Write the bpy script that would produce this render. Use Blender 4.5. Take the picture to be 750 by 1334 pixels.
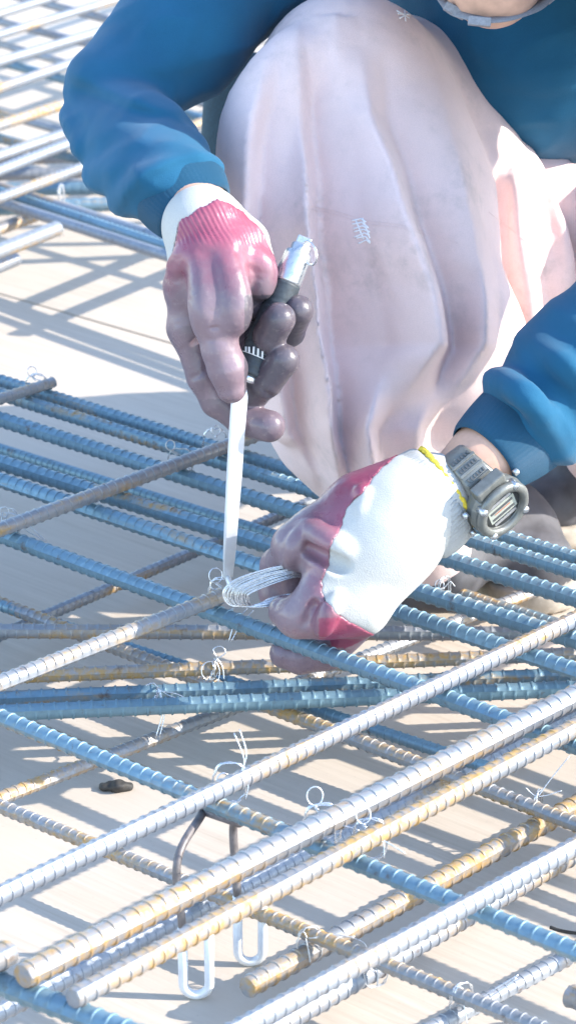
import bpy, math, random
import numpy as np
from mathutils import Vector, Matrix, noise

random.seed(7)
rng = np.random.default_rng(7)
for o in list(bpy.data.objects):
    bpy.data.objects.remove(o, do_unlink=True)
sc = bpy.context.scene
COL = sc.collection

# ------------------------------------------------------------------ camera
PITCH = math.radians(21.5)
CAM_H = 1.254
FPX, CX, CY = 4053.0, 375.0, 667.0          # focal length in pixels of a 750 x 1334 picture
cam = bpy.data.cameras.new('camera')
cam.sensor_fit = 'VERTICAL'
cam.sensor_height = 24.0
cam.lens = 24.0 * FPX / 1334.0
cam.clip_start = 0.05
cam.clip_end = 3000
cam.dof.use_dof = True
cam.dof.focus_distance = 2.69
cam.dof.aperture_fstop = 9.0
camo = bpy.data.objects.new('camera', cam)
COL.objects.link(camo)
camo.location = (0, 0, CAM_H)
camo.rotation_euler = (math.pi / 2 - PITCH, 0, 0)
sc.camera = camo

# ------------------------------------------------------------------ sky and sun
SUN_EL = math.radians(31)
SUN_DIR = Vector((1.0, -0.09, 0))             # horizontal direction towards the sun
az = math.atan2(SUN_DIR.x, SUN_DIR.y)
w = bpy.data.worlds.new('World')
sc.world = w
w.use_nodes = True
nt = w.node_tree
sky = nt.nodes.new('ShaderNodeTexSky')
sky.sky_type = 'NISHITA'
sky.sun_disc = False
sky.sun_elevation = SUN_EL
sky.sun_rotation = az
sky.air_density = 1.0
sky.dust_density = 0.3
sky.ozone_density = 1.0
nt.links.new(sky.outputs[0], nt.nodes['Background'].inputs[0])
nt.nodes['Background'].inputs[1].default_value = 0.15
sun = bpy.data.lights.new('sun', 'SUN')
sun.energy = 2.2
sun.angle = math.radians(0.53)
sun.color = (1.0, 0.93, 0.82)
suno = bpy.data.objects.new('sun', sun)
COL.objects.link(suno)
d = SUN_DIR.normalized() * math.cos(SUN_EL) + Vector((0, 0, math.sin(SUN_EL)))
suno.rotation_euler = d.to_track_quat('Z', 'Y').to_euler()
suno.location = d * 20
sc.view_settings.view_transform = 'Standard'
sc.view_settings.look = 'None'
sc.view_settings.gamma = 1.0
sc.view_settings.exposure = 2.08

# ------------------------------------------------------------------ placing helpers
C0 = np.array([0, 0, CAM_H])
RGT = np.array([1.0, 0, 0])
UPV = np.array([0, math.sin(PITCH), math.cos(PITCH)])
FWD = np.array([0, math.cos(PITCH), -math.sin(PITCH)])

def P(x, y, dep):
    """world point seen at (x, y) at the given distance along the view axis"""
    return C0 + RGT * ((x - CX) / FPX * dep) - UPV * ((y - CY) / FPX * dep) + FWD * dep

def G(x, y, z):
    """world point seen at (x, y) at height z"""
    r = RGT * ((x - CX) / FPX) - UPV * ((y - CY) / FPX) + FWD
    t = (z - CAM_H) / r[2]
    return C0 + r * t

def link(o, parent=None):
    COL.objects.link(o)
    if parent is not None:
        o.parent = parent
    return o

def mesh_obj(name, verts, faces, mat, parent=None, smooth=True, attr=None):
    me = bpy.data.meshes.new(name)
    verts = np.asarray(verts, dtype=np.float32)
    if isinstance(faces, np.ndarray):
        n, k = faces.shape
        me.vertices.add(len(verts))
        me.vertices.foreach_set('co', verts.ravel())
        me.loops.add(n * k)
        me.loops.foreach_set('vertex_index', faces.astype(np.int32).ravel())
        me.polygons.add(n)
        me.polygons.foreach_set('loop_start', np.arange(0, n * k, k, dtype=np.int32))
        me.polygons.foreach_set('loop_total', np.full(n, k, dtype=np.int32))
        me.update(calc_edges=True)
    else:
        me.from_pydata([tuple(v) for v in verts], [], faces)
    me.validate()
    if smooth:
        me.polygons.foreach_set('use_smooth', np.ones(len(me.polygons), dtype=bool))
    if attr:
        for k_, v_ in attr.items():
            a = me.attributes.new(k_, 'FLOAT', 'POINT')
            a.data.foreach_set('value', np.asarray(v_, dtype=np.float32))
    me.materials.append(mat)
    o = bpy.data.objects.new(name, me)
    return link(o, parent)

def empty(name, loc, parent=None):
    o = bpy.data.objects.new(name, None)
    o.empty_display_size = 0.05
    link(o, parent)
    o.location = loc
    return o

def tag(o, label=None, cat=None, group=None, kind=None):
    if label: o['label'] = label
    if cat: o['category'] = cat
    if group: o['group'] = group
    if kind: o['kind'] = kind
    return o

# mesh builder: a list of pieces joined in one mesh
class MB:
    def __init__(self):
        self.v, self.f, self.n = [], [], 0
    def add(self, v, f):
        v = np.asarray(v, float)
        self.v.append(v)
        self.f += [tuple(int(i) + self.n for i in q) for q in f]
        self.n += len(v)
        return self
    def build(self, name, mat, parent=None, smooth=True, bevel=0, origin=None, attr=None):
        V = np.concatenate(self.v)
        if origin is not None:
            V = V - np.asarray(origin)
        o = mesh_obj(name, V, self.f, mat, parent, smooth, attr)
        if bevel:
            b = o.modifiers.new('bevel', 'BEVEL')
            b.width = bevel; b.segments = 2; b.limit_method = 'ANGLE'; b.angle_limit = math.radians(35)
            b.harden_normals = False
        return o

def frame_of(dirv, ref=None):
    dirv = np.asarray(dirv, float); dirv = dirv / np.linalg.norm(dirv)
    ref = np.array([0, 0, 1.0]) if ref is None else np.asarray(ref, float)
    if abs(np.dot(ref, dirv)) > 0.98 * np.linalg.norm(ref):
        ref = np.array([1.0, 0, 0])
    s = np.cross(dirv, ref); s /= np.linalg.norm(s)
    u = np.cross(s, dirv)
    return dirv, s, u

def spline(pts, n=8):
    """Catmull-Rom through the points"""
    pts = np.asarray(pts, float)
    q = np.vstack([2 * pts[0] - pts[1], pts, 2 * pts[-1] - pts[-2]])
    out = []
    for i in range(len(pts) - 1):
        p0, p1, p2, p3 = q[i:i + 4]
        for t in np.linspace(0, 1, n, endpoint=False):
            out.append(0.5 * (2 * p1 + (p2 - p0) * t + (2 * p0 - 5 * p1 + 4 * p2 - p3) * t * t + (3 * p1 - p0 - 3 * p2 + p3) * t ** 3))
    out.append(pts[-1])
    return np.array(out)

def tube(pts, r, seg=6, closed=False, cap=True):
    pts = np.asarray(pts, float)
    n = len(pts)
    r = np.broadcast_to(np.asarray(r, float), (n,))
    if closed:
        tg = np.roll(pts, -1, 0) - np.roll(pts, 1, 0)
    else:
        tg = np.gradient(pts, axis=0)
    tg /= np.linalg.norm(tg, axis=1)[:, None] + 1e-12
    ref = np.array([0.13, 0.31, 0.94])
    u = np.cross(tg[0], ref); u /= np.linalg.norm(u)
    V = []
    for i in range(n):
        u = u - tg[i] * np.dot(u, tg[i]); u /= np.linalg.norm(u) + 1e-12
        b = np.cross(tg[i], u)
        for k in range(seg):
            a = 2 * math.pi * k / seg
            V.append(pts[i] + r[i] * (math.cos(a) * u + math.sin(a) * b))
    F = []
    m = n if closed else n - 1
    for i in range(m):
        j = (i + 1) % n
        for k in range(seg):
            l = (k + 1) % seg
            F.append((i * seg + k, i * seg + l, j * seg + l, j * seg + k))
    if cap and not closed:
        F.append(tuple(range(seg))[::-1])
        F.append(tuple((n - 1) * seg + k for k in range(seg)))
    return np.array(V), F

def lathe(p0, axis, prof, seg=24, ref=None):
    """prof: list of (distance along axis, radius)"""
    a, s, u = frame_of(axis, ref)
    p0 = np.asarray(p0, float)
    V, F = [], []
    for (t, r) in prof:
        for k in range(seg):
            an = 2 * math.pi * k / seg
            V.append(p0 + a * t + r * (math.cos(an) * s + math.sin(an) * u))
    n = len(prof)
    for i in range(n - 1):
        for k in range(seg):
            l = (k + 1) % seg
            F.append((i * seg + k, i * seg + l, (i + 1) * seg + l, (i + 1) * seg + k))
    F.append(tuple(range(seg))[::-1]); F.append(tuple((n - 1) * seg + k for k in range(seg)))
    return np.array(V), F

def boxv(c, ex, ey, ez, hx, hy, hz):
    c = np.asarray(c, float)
    V = [c + ex * (sx * hx) + ey * (sy * hy) + ez * (sz * hz) for sx in (-1, 1) for sy in (-1, 1) for sz in (-1, 1)]
    F = [(0, 1, 3, 2), (4, 6, 7, 5), (0, 4, 5, 1), (2, 3, 7, 6), (0, 2, 6, 4), (1, 5, 7, 3)]
    return np.array(V), F

# ------------------------------------------------------------------ materials
def newmat(name):
    m = bpy.data.materials.new(name)
    m.use_nodes = True
    nt = m.node_tree
    b = nt.nodes['Principled BSDF']
    return m, nt, b

def N(nt, t, **kw):
    n = nt.nodes.new(t)
    for k, v in kw.items():
        if hasattr(n, k):
            setattr(n, k, v)
        else:
            n.inputs[k].default_value = v
    return n

def mixc(nt, fac, a, b):
    m = nt.nodes.new('ShaderNodeMix'); m.data_type = 'RGBA'
    for sock, v in ((0, fac), (6, a), (7, b)):
        if hasattr(v, 'links') or isinstance(v, bpy.types.NodeSocket):
            nt.links.new(v, m.inputs[sock])
        elif sock == 0:
            m.inputs[0].default_value = v
        else:
            m.inputs[sock].default_value = (*v, 1)
    return m.outputs[2]

def ramp(nt, inp, p0, p1, c0=0.0, c1=1.0):
    r = nt.nodes.new('ShaderNodeMapRange')
    r.inputs[1].default_value = p0; r.inputs[2].default_value = p1
    r.inputs[3].default_value = c0; r.inputs[4].default_value = c1
    nt.links.new(inp, r.inputs[0])
    return r.outputs[0]

def coords(nt, scale=(1, 1, 1), rot=(0, 0, 0), kind='Object'):
    tc = nt.nodes.new('ShaderNodeTexCoord')
    mp = nt.nodes.new('ShaderNodeMapping')
    mp.inputs['Scale'].default_value = scale
    mp.inputs['Rotation'].default_value = rot
    nt.links.new(tc.outputs[kind], mp.inputs[0])
    return mp.outputs[0]

def noise_tex(nt, vec, scale, detail=4, rough=0.55, seed=None):
    n = nt.nodes.new('ShaderNodeTexNoise')
    n.inputs['Scale'].default_value = scale
    n.inputs['Detail'].default_value = detail
    n.inputs['Roughness'].default_value = rough
    if vec is not None:
        nt.links.new(vec, n.inputs['Vector'])
    if seed is not None:
        n.noise_dimensions = '4D'
        nt.links.new(seed, n.inputs['W'])
    return n.outputs[0]

def bump(nt, bsdf, h, strength=0.3, dist=0.001):
    b = nt.nodes.new('ShaderNodeBump')
    b.inputs['Strength'].default_value = strength
    b.inputs['Distance'].default_value = dist
    nt.links.new(h, b.inputs['Height'])
    nt.links.new(b.outputs[0], bsdf.inputs['Normal'])

def obj_random(nt, mul=20):
    oi = nt.nodes.new('ShaderNodeObjectInfo')
    m = nt.nodes.new('ShaderNodeMath'); m.operation = 'MULTIPLY'; m.inputs[1].default_value = mul
    nt.links.new(oi.outputs['Random'], m.inputs[0])
    return m.outputs[0]

def attr_node(nt, name):
    a = nt.nodes.new('ShaderNodeAttribute'); a.attribute_name = name
    return a.outputs['Fac']

def mul(nt, a, b, op='MULTIPLY'):
    m = nt.nodes.new('ShaderNodeMath'); m.operation = op
    for i, v in enumerate((a, b)):
        if isinstance(v, bpy.types.NodeSocket): nt.links.new(v, m.inputs[i])
        else: m.inputs[i].default_value = v
    m.use_clamp = False
    return m.outputs[0]

def mat_steel(name, rust=0.5, rustcol=(0.40, 0.245, 0.085), base=(0.31, 0.36, 0.41)):
    m, nt, b = newmat(name)
    sd = obj_random(nt)
    v = coords(nt, (1, 1, 1))
    vs = coords(nt, (0.16, 1, 1))       # streaks along the bar (local x)
    n1 = noise_tex(nt, vs, 52, 5, 0.62, sd)
    n2 = noise_tex(nt, v, 150, 3, 0.6, sd)
    n3 = noise_tex(nt, vs, 7, 2, 0.5, sd)
    f = ramp(nt, mul(nt, n1, mul(nt, n3, 0.9), 'ADD'), 1.08 - 0.10 * rust, 1.22 - 0.10 * rust)
    f = mul(nt, f, ramp(nt, n2, 0.35, 0.6, 0.15, 1.0))
    c1 = mixc(nt, ramp(nt, n2, 0.3, 0.75), base, tuple(c * 0.72 for c in base))
    c1 = mixc(nt, ramp(nt, n1, 0.3, 0.7), c1, tuple(min(1, c * 1.15) for c in base))
    col = mixc(nt, f, c1, rustcol)
    n4 = noise_tex(nt, v, 75, 5, 0.7, sd)
    col = mixc(nt, ramp(nt, n4, 0.60, 0.70, 0, 0.75), col, (0.13, 0.085, 0.06))
    nt.links.new(col, b.inputs['Base Color'])
    nt.links.new(ramp(nt, f, 0, 1, 0.38, 0.0), b.inputs['Metallic'])
    nt.links.new(ramp(nt, n2, 0.2, 0.8, 0.36, 0.62), b.inputs['Roughness'])
    bump(nt, b, n2, 0.35, 0.0006)
    return m

M = {}
M['steel'] = mat_steel('rebar_steel', 0.95, base=(0.255, 0.275, 0.31))
M['steel_rusty'] = mat_steel('rebar_steel_rusty', 1.6, base=(0.26, 0.275, 0.30))
M['steel_clean_shade'] = mat_steel('rebar_steel_clean_shade', 0.4, base=(0.155, 0.255, 0.32))  # little rust; darker, bluer base puts the bars' blue shade into the colour

def simple(name, col, rough=0.5, metal=0.0, var=0.12, nscale=60, bstr=0.15, bdist=0.0005, spec=0.5, kind='Object'):
    m, nt, b = newmat(name)
    v = coords(nt, kind=kind)
    n = noise_tex(nt, v, nscale, 4)
    c = mixc(nt, ramp(nt, n, 0.3, 0.7), tuple(x * (1 - var) for x in col), tuple(min(1, x * (1 + var)) for x in col))
    nt.links.new(c, b.inputs['Base Color'])
    nt.links.new(ramp(nt, n, 0.2, 0.8, max(0, rough - 0.08), min(1, rough + 0.08)), b.inputs['Roughness'])
    b.inputs['Metallic'].default_value = metal
    b.inputs['Specular IOR Level'].default_value = spec
    if bstr:
        bump(nt, b, n, bstr, bdist)
    return m

M['wire'] = simple('galvanised_wire', (0.66, 0.67, 0.69), 0.26, 0.85, 0.1, 300, 0.1)
M['wire_dull'] = simple('annealed_wire', (0.50, 0.50, 0.50), 0.45, 0.5, 0.2, 300, 0.1)
M['chrome'] = simple('polished_steel', (0.72, 0.73, 0.74), 0.24, 0.9, 0.06, 120, 0.05)
M['blade'] = simple('blade_steel', (0.70, 0.71, 0.73), 0.36, 0.35, 0.05, 90, 0.08)
M['alu'] = simple('brushed_aluminium', (0.60, 0.62, 0.64), 0.30, 0.85, 0.08, 200, 0.1)
M['grip'] = simple('black_rubber', (0.035, 0.045, 0.055), 0.55, 0, 0.3, 300, 0.3)
M['print'] = simple('white_print', (0.75, 0.74, 0.70), 0.5, 0, 0.05)
M['skin'] = simple('skin', (0.55, 0.33, 0.24), 0.5, 0, 0.12, 90, 0.25, 0.0006)
M['yellow'] = simple('yellow_yarn', (0.75, 0.55, 0.05), 0.8, 0, 0.2, 400, 0.4)
M['chair_steel'] = simple('dark_chair_wire', (0.17, 0.155, 0.16), 0.5, 0.3, 0.3, 120, 0.2)
M['white_plastic'] = simple('coated_chair_foot', (0.70, 0.72, 0.75), 0.4, 0.1, 0.06, 150, 0.1)
M['hat'] = simple('white_hard_hat', (0.8, 0.8, 0.78), 0.3, 0, 0.03, 20, 0.02)
M['strap'] = simple('grey_webbing', (0.22, 0.23, 0.26), 0.7, 0, 0.2, 500, 0.4)
M['boot'] = simple('boot_rubber', (0.075, 0.075, 0.085), 0.6, 0, 0.35, 40, 0.3, 0.001)
M['boot_sole'] = simple('boot_sole', (0.42, 0.37, 0.31), 0.75, 0, 0.25, 60, 0.3, 0.001)
M['watch'] = simple('watch_resin', (0.17, 0.175, 0.165), 0.34, 0.3, 0.15, 180, 0.12)
M['watch_dark'] = simple('watch_dark_resin', (0.07, 0.075, 0.08), 0.4, 0, 0.15, 180, 0.1)
M['red_mark'] = simple('dial_red', (0.45, 0.16, 0.10), 0.4, 0, 0.05, 50, 0)
M['lcd'] = simple('watch_display', (0.33, 0.35, 0.31), 0.15, 0.0, 0.05, 50, 0)
M['dark'] = simple('dark_scrap', (0.035, 0.033, 0.032), 0.7, 0, 0.3, 200, 0.4)
M['pouch'] = simple('dark_pouch_fabric', (0.03, 0.06, 0.08), 0.8, 0, 0.2, 300, 0.4)
M['patch'] = simple('white_mending_thread', (0.85, 0.85, 0.86), 0.8, 0, 0.05, 400, 0.3)
M['earth'] = simple('site_ground', (0.35, 0.31, 0.26), 0.9, 0, 0.2, 2, 0.3, 0.01)

# glass of the watch
m, nt_, b = newmat('watch_glass')
b.inputs['Base Color'].default_value = (1, 1, 1, 1)
b.inputs['Roughness'].default_value = 0.02
b.inputs['Transmission Weight'].default_value = 1.0
b.inputs['IOR'].default_value = 1.45
M['glass'] = m

# plywood
m, nt_, b = newmat('formwork_plywood')
sd = obj_random(nt_, 30)
vg = coords(nt_, (1.6, 42, 1))
v1 = coords(nt_, (1, 1, 1))
g1 = noise_tex(nt_, vg, 3.2, 5, 0.65, sd)
g2 = noise_tex(nt_, v1, 5.0, 4, 0.6, sd)
g3 = noise_tex(nt_, v1, 260, 2, 0.5, sd)
c = mixc(nt_, ramp(nt_, g1, 0.32, 0.72), (0.43, 0.36, 0.29), (0.56, 0.485, 0.405))
c = mixc(nt_, ramp(nt_, g2, 0.35, 0.7), c, (0.50, 0.435, 0.365))
c = mixc(nt_, ramp(nt_, g3, 0.62, 0.78, 0, 0.4), c, (0.36, 0.30, 0.25))
g4 = noise_tex(nt_, v1, 11, 6, 0.7, sd)
c = mixc(nt_, ramp(nt_, g4, 0.60, 0.74, 0, 0.30), c, (0.40, 0.33, 0.26))
nt_.links.new(c, b.inputs['Base Color'])
b.inputs['Roughness'].default_value = 0.72
b.inputs['Specular IOR Level'].default_value = 0.3
bump(nt_, b, g1, 0.35, 0.0012)
M['ply'] = m

# fabrics
def fabric(name, col, weave=900, ribs=False, dirt=None, var=0.1, sheen=0.15, bstr=0.35):
    m, nt, b = newmat(name)
    v = coords(nt)
    n = noise_tex(nt, v, 12, 4)
    fine = noise_tex(nt, v, weave, 2, 0.6)
    c = mixc(nt, ramp(nt, n, 0.3, 0.7), tuple(x * (1 - var) for x in col), tuple(min(1, x * (1 + var)) for x in col))
    c = mixc(nt, ramp(nt, fine, 0.3, 0.7, 0, 0.22), c, tuple(x * 0.55 for x in col))
    if dirt:
        dn = noise_tex(nt, v, 9, 6, 0.68)
        dn2 = noise_tex(nt, v, 45, 4, 0.7)
        f = mul(nt, ramp(nt, dn, 0.48, 0.68), ramp(nt, dn2, 0.42, 0.66, 0, 0.6))
        c = mixc(nt, f, c, dirt)
    nt.links.new(c, b.inputs['Base Color'])
    b.inputs['Roughness'].default_value = 0.85
    b.inputs['Specular IOR Level'].default_value = 0.15
    b.inputs['Sheen Weight'].default_value = sheen
    b.inputs['Sheen Roughness'].default_value = 0.5
    if ribs:
        wv = nt.nodes.new('ShaderNodeTexWave')
        wv.wave_type = 'BANDS'
        wv.inputs['Scale'].default_value = ribs
        a = nt.nodes.new('ShaderNodeAttribute'); a.attribute_name = 'rib'
        cb = nt.nodes.new('ShaderNodeCombineXYZ')
        nt.links.new(a.outputs['Fac'], cb.inputs[0])
        nt.links.new(cb.outputs[0], wv.inputs['Vector'])
        wv.bands_direction = 'X'
        h = mul(nt, mul(nt, wv.outputs['Fac'], 1.0), mul(nt, fine, 0.5), 'ADD')
        bump(nt, b, h, 0.7, 0.0009)
    else:
        bump(nt, b, mul(nt, fine, mul(nt, n, 1.2), 'ADD'), bstr, 0.0009)
    return m

M['sweat'] = fabric('blue_sweatshirt', (0.014, 0.100, 0.190), 1000, var=0.14, sheen=0.12, bstr=0.5)
M['sweat_cuff'] = fabric('blue_ribbed_cuff', (0.014, 0.098, 0.187), 800, ribs=1.0, sheen=0.12)
M['trouser'] = fabric('pale_trouser_twill', (0.77, 0.595, 0.575), 1100, dirt=(0.42, 0.35, 0.34), var=0.06, sheen=0.1)
M['knit'] = fabric('white_knit', (0.50, 0.49, 0.465), 900, var=0.08, sheen=0.15, bstr=0.6)
M['knit_cuff'] = fabric('white_ribbed_knit', (0.58, 0.57, 0.55), 700, ribs=1.0, var=0.04, sheen=0.2)

# glove rubber: wine red near the wrist, worn grey towards the fingers, darkest with dirt and painted shade ('wear' says how much)
m, nt_, b = newmat('worn_glove_rubber')
v = coords(nt_)
wv = attr_node(nt_, 'wear_shade')
nA = noise_tex(nt_, v, 38, 5, 0.65)
nB = noise_tex(nt_, v, 220, 3, 0.6)
nC = noise_tex(nt_, v, 16, 3, 0.55)
f = ramp(nt_, mul(nt_, wv, mul(nt_, nA, 0.8), 'ADD'), 0.42, 1.15)
red = mixc(nt_, ramp(nt_, nC, 0.35, 0.65), (0.225, 0.038, 0.080), (0.31, 0.080, 0.125))
grey = mixc(nt_, ramp(nt_, nC, 0.3, 0.7), (0.150, 0.105, 0.130), (0.245, 0.172, 0.195))
c = mixc(nt_, f, red, grey)
c = mixc(nt_, ramp(nt_, mul(nt_, wv, mul(nt_, nA, 0.5), 'ADD'), 1.35, 1.85), c, (0.088, 0.074, 0.090))  # darkest step: dirt, plus the curled fingers' shade put into the colour
c = mixc(nt_, mul(nt_, ramp(nt_, nB, 0.58, 0.76, 0, 0.22), ramp(nt_, wv, 0.1, 0.8)), c, (0.40, 0.34, 0.31))
nt_.links.new(c, b.inputs['Base Color'])
nt_.links.new(ramp(nt_, nA, 0.3, 0.7, 0.24, 0.40), b.inputs['Roughness'])
bump(nt_, b, mul(nt_, nA, mul(nt_, nB, 0.30), 'ADD'), 0.40, 0.0018)
M['rubber'] = m

# ------------------------------------------------------------------ implicit surfaces
class SDF:
    def __init__(self, pts_lo, pts_hi, h):
        self.h = h
        self.lo = np.asarray(pts_lo, float)
        self.n = np.ceil((np.asarray(pts_hi, float) - self.lo) / h).astype(int) + 1
        self.F = np.full(self.n, 0.2, dtype=np.float32)
        self.ax = [self.lo[i] + h * np.arange(self.n[i]) for i in range(3)]
    def sub(self, lo, hi):
        i0 = np.clip(np.floor((lo - self.lo) / self.h).astype(int), 0, self.n)
        i1 = np.clip(np.ceil((hi - self.lo) / self.h).astype(int) + 1, 0, self.n)
        sl = tuple(slice(a, b) for a, b in zip(i0, i1))
        g = [self.ax[i][sl[i]].astype(np.float32) for i in range(3)]
        return sl, g
    def cone(self, a, b, ra, rb, k=0.006, squash=None, carve=False):
        a = np.asarray(a, float); b = np.asarray(b, float)
        m = max(ra, rb) * 1.05 + k + 4 * self.h
        sl, g = self.sub(np.minimum(a, b) - m, np.maximum(a, b) + m)
        if min(s.stop - s.start for s in sl) <= 0:
            return self
        X = g[0][:, None, None]; Y = g[1][None, :, None]; Z = g[2][None, None, :]
        ab = b - a
        L2 = float(ab @ ab) + 1e-12
        px, py, pz = X - a[0], Y - a[1], Z - a[2]
        t = np.clip((px * ab[0] + py * ab[1] + pz * ab[2]) / L2, 0, 1)
        dx, dy, dz = px - t * ab[0], py - t * ab[1], pz - t * ab[2]
        if squash is not None:
            nrm, s = np.asarray(squash[0], float), squash[1]
            nrm = nrm / np.linalg.norm(nrm)
            q = (dx * nrm[0] + dy * nrm[1] + dz * nrm[2]) * (1 / s - 1)
            dx, dy, dz = dx + q * nrm[0], dy + q * nrm[1], dz + q * nrm[2]
        dd = np.sqrt(dx * dx + dy * dy + dz * dz) - (ra + (rb - ra) * t)
        f = self.F[sl]
        if carve:
            dd = -dd
            hh = np.maximum(k - np.abs(f - dd), 0) / k if k > 0 else 0
            self.F[sl] = np.maximum(f, dd) + hh * hh * k * 0.25
        else:
            hh = np.maximum(k - np.abs(f - dd), 0) / k if k > 0 else 0
            self.F[sl] = np.minimum(f, dd) - hh * hh * k * 0.25
        return self
    def chain(self, pts, rad, k=0.006, k0=None, squash=None):
        for i in range(len(pts) - 1):
            self.cone(pts[i], pts[i + 1], rad[i], rad[i + 1], k0 if (i == 0 and k0 is not None) else k, squash)
        return self
    def grid(self):
        return np.meshgrid(*self.ax, indexing='ij', sparse=True)
    def polygonise(self, F=None):
        F = self.F if F is None else F
        n = F.shape
        ins = F < 0
        # cells whose corners differ
        c = np.zeros(tuple(x - 1 for x in n), dtype=np.int8)
        for i in (0, 1):
            for j in (0, 1):
                for k in (0, 1):
                    c += ins[i:n[0] - 1 + i, j:n[1] - 1 + j, k:n[2] - 1 + k]
        act = (c > 0) & (c < 8)
        idx = np.full(act.shape, -1, dtype=np.int64)
        cells = np.argwhere(act)
        idx[act] = np.arange(len(cells))
        acc = np.zeros((len(cells), 3)); cnt = np.zeros(len(cells))
        corners = [(i, j, k) for i in (0, 1) for j in (0, 1) for k in (0, 1)]
        for a in corners:
            for ax in range(3):
                if a[ax] == 1: continue
                b = list(a); b[ax] = 1
                fa = F[cells[:, 0] + a[0], cells[:, 1] + a[1], cells[:, 2] + a[2]].astype(float)
                fb = F[cells[:, 0] + b[0], cells[:, 1] + b[1], cells[:, 2] + b[2]].astype(float)
                s = (fa < 0) != (fb < 0)
                t = np.where(s, fa / np.where(s, fa - fb, 1), 0)
                p = np.array(a, float)[None, :].repeat(len(cells), 0)
                p[:, ax] += t
                acc[s] += p[s]; cnt[s] += 1
        V = self.lo + self.h * (cells + acc / cnt[:, None])
        Q = []
        for ax in range(3):
            o1, o2 = (ax + 1) % 3, (ax + 2) % 3
            sl0 = [slice(None)] * 3; sl1 = [slice(None)] * 3
            sl0[ax] = slice(0, n[ax] - 1); sl1[ax] = slice(1, n[ax])
            ch = ins[tuple(sl0)] != ins[tuple(sl1)]
            e = np.argwhere(ch)
            ok = (e[:, o1] > 0) & (e[:, o2] > 0) & (e[:, o1] < n[o1] - 1) & (e[:, o2] < n[o2] - 1)
            e = e[ok]
            flip = ins[tuple(sl0)][e[:, 0], e[:, 1], e[:, 2]]
            def cell(d1, d2):
                q = e.copy(); q[:, o1] -= d1; q[:, o2] -= d2
                return idx[q[:, 0], q[:, 1], q[:, 2]]
            q = np.stack([cell(1, 1), cell(0, 1), cell(0, 0), cell(1, 0)], 1)
            q[~flip] = q[~flip][:, ::-1]
            Q.append(q)
        return V, np.concatenate(Q)

def vnormals(V, Q):
    n = np.cross(V[Q[:, 2]] - V[Q[:, 0]], V[Q[:, 3]] - V[Q[:, 1]])
    out = np.zeros_like(V)
    for i in range(4):
        np.add.at(out, Q[:, i], n)
    return out / (np.linalg.norm(out, axis=1)[:, None] + 1e-12)

def relax(V, Q, it=2, lam=0.5):
    E = np.concatenate([Q[:, [0, 1]], Q[:, [1, 2]], Q[:, [2, 3]], Q[:, [3, 0]]])
    for _ in range(it):
        s = np.zeros_like(V); c = np.zeros(len(V))
        np.add.at(s, E[:, 0], V[E[:, 1]]); np.add.at(c, E[:, 0], 1)
        np.add.at(s, E[:, 1], V[E[:, 0]]); np.add.at(c, E[:, 1], 1)
        V = V + lam * (s / np.maximum(c, 1)[:, None] - V)
    return V

def wrinkle(V, Q, fn):
    """move vertices along their normals by fn(vertex)"""
    nn = vnormals(V, Q)
    a = np.array([fn(v) for v in V])
    return V + nn * a[:, None]

def bbox_of(pts, rad, pad):
    p = np.asarray(pts); r = np.asarray(rad)[:, None]
    return (p - r).min(0) - pad, (p + r).max(0) + pad

# ------------------------------------------------------------------ setting
ANG_A = math.atan2(1.0748, 0.9556)           # the two bar directions, at right angles
ANG_B = ANG_A - math.pi / 2
ground = mesh_obj('ground', [(-1500, -1500, -0.06), (1500, -1500, -0.06), (1500, 1500, -0.06), (-1500, 1500, -0.06)], [(0, 1, 2, 3)], M['earth'], smooth=False)
tag(ground, kind='structure')
deck = empty('floor', (0, 4.0, 0))
deck.rotation_euler = (0, 0, ANG_B)
tag(deck, kind='structure')
panel_me = None
for i in range(-3, 4):
    for j in range(-6, 7):
        V, F = boxv((0, 0, -0.006), np.array([1.0, 0, 0]), np.array([0, 1.0, 0]), np.array([0, 0, 1.0]), 0.8975, 0.4475, 0.006)
        if panel_me is None:
            po = MB().add(V, F).build('plywood_panel', M['ply'], deck, smooth=False)
            panel_me = po.data
        else:
            po = bpy.data.objects.new('plywood_panel', panel_me)
            link(po, deck)
        po.location = (i * 1.8 + (0.9 if j % 2 else 0.0) + 0.35, j * 0.9 + 0.18, random.uniform(-0.0005, 0.0005))

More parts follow.
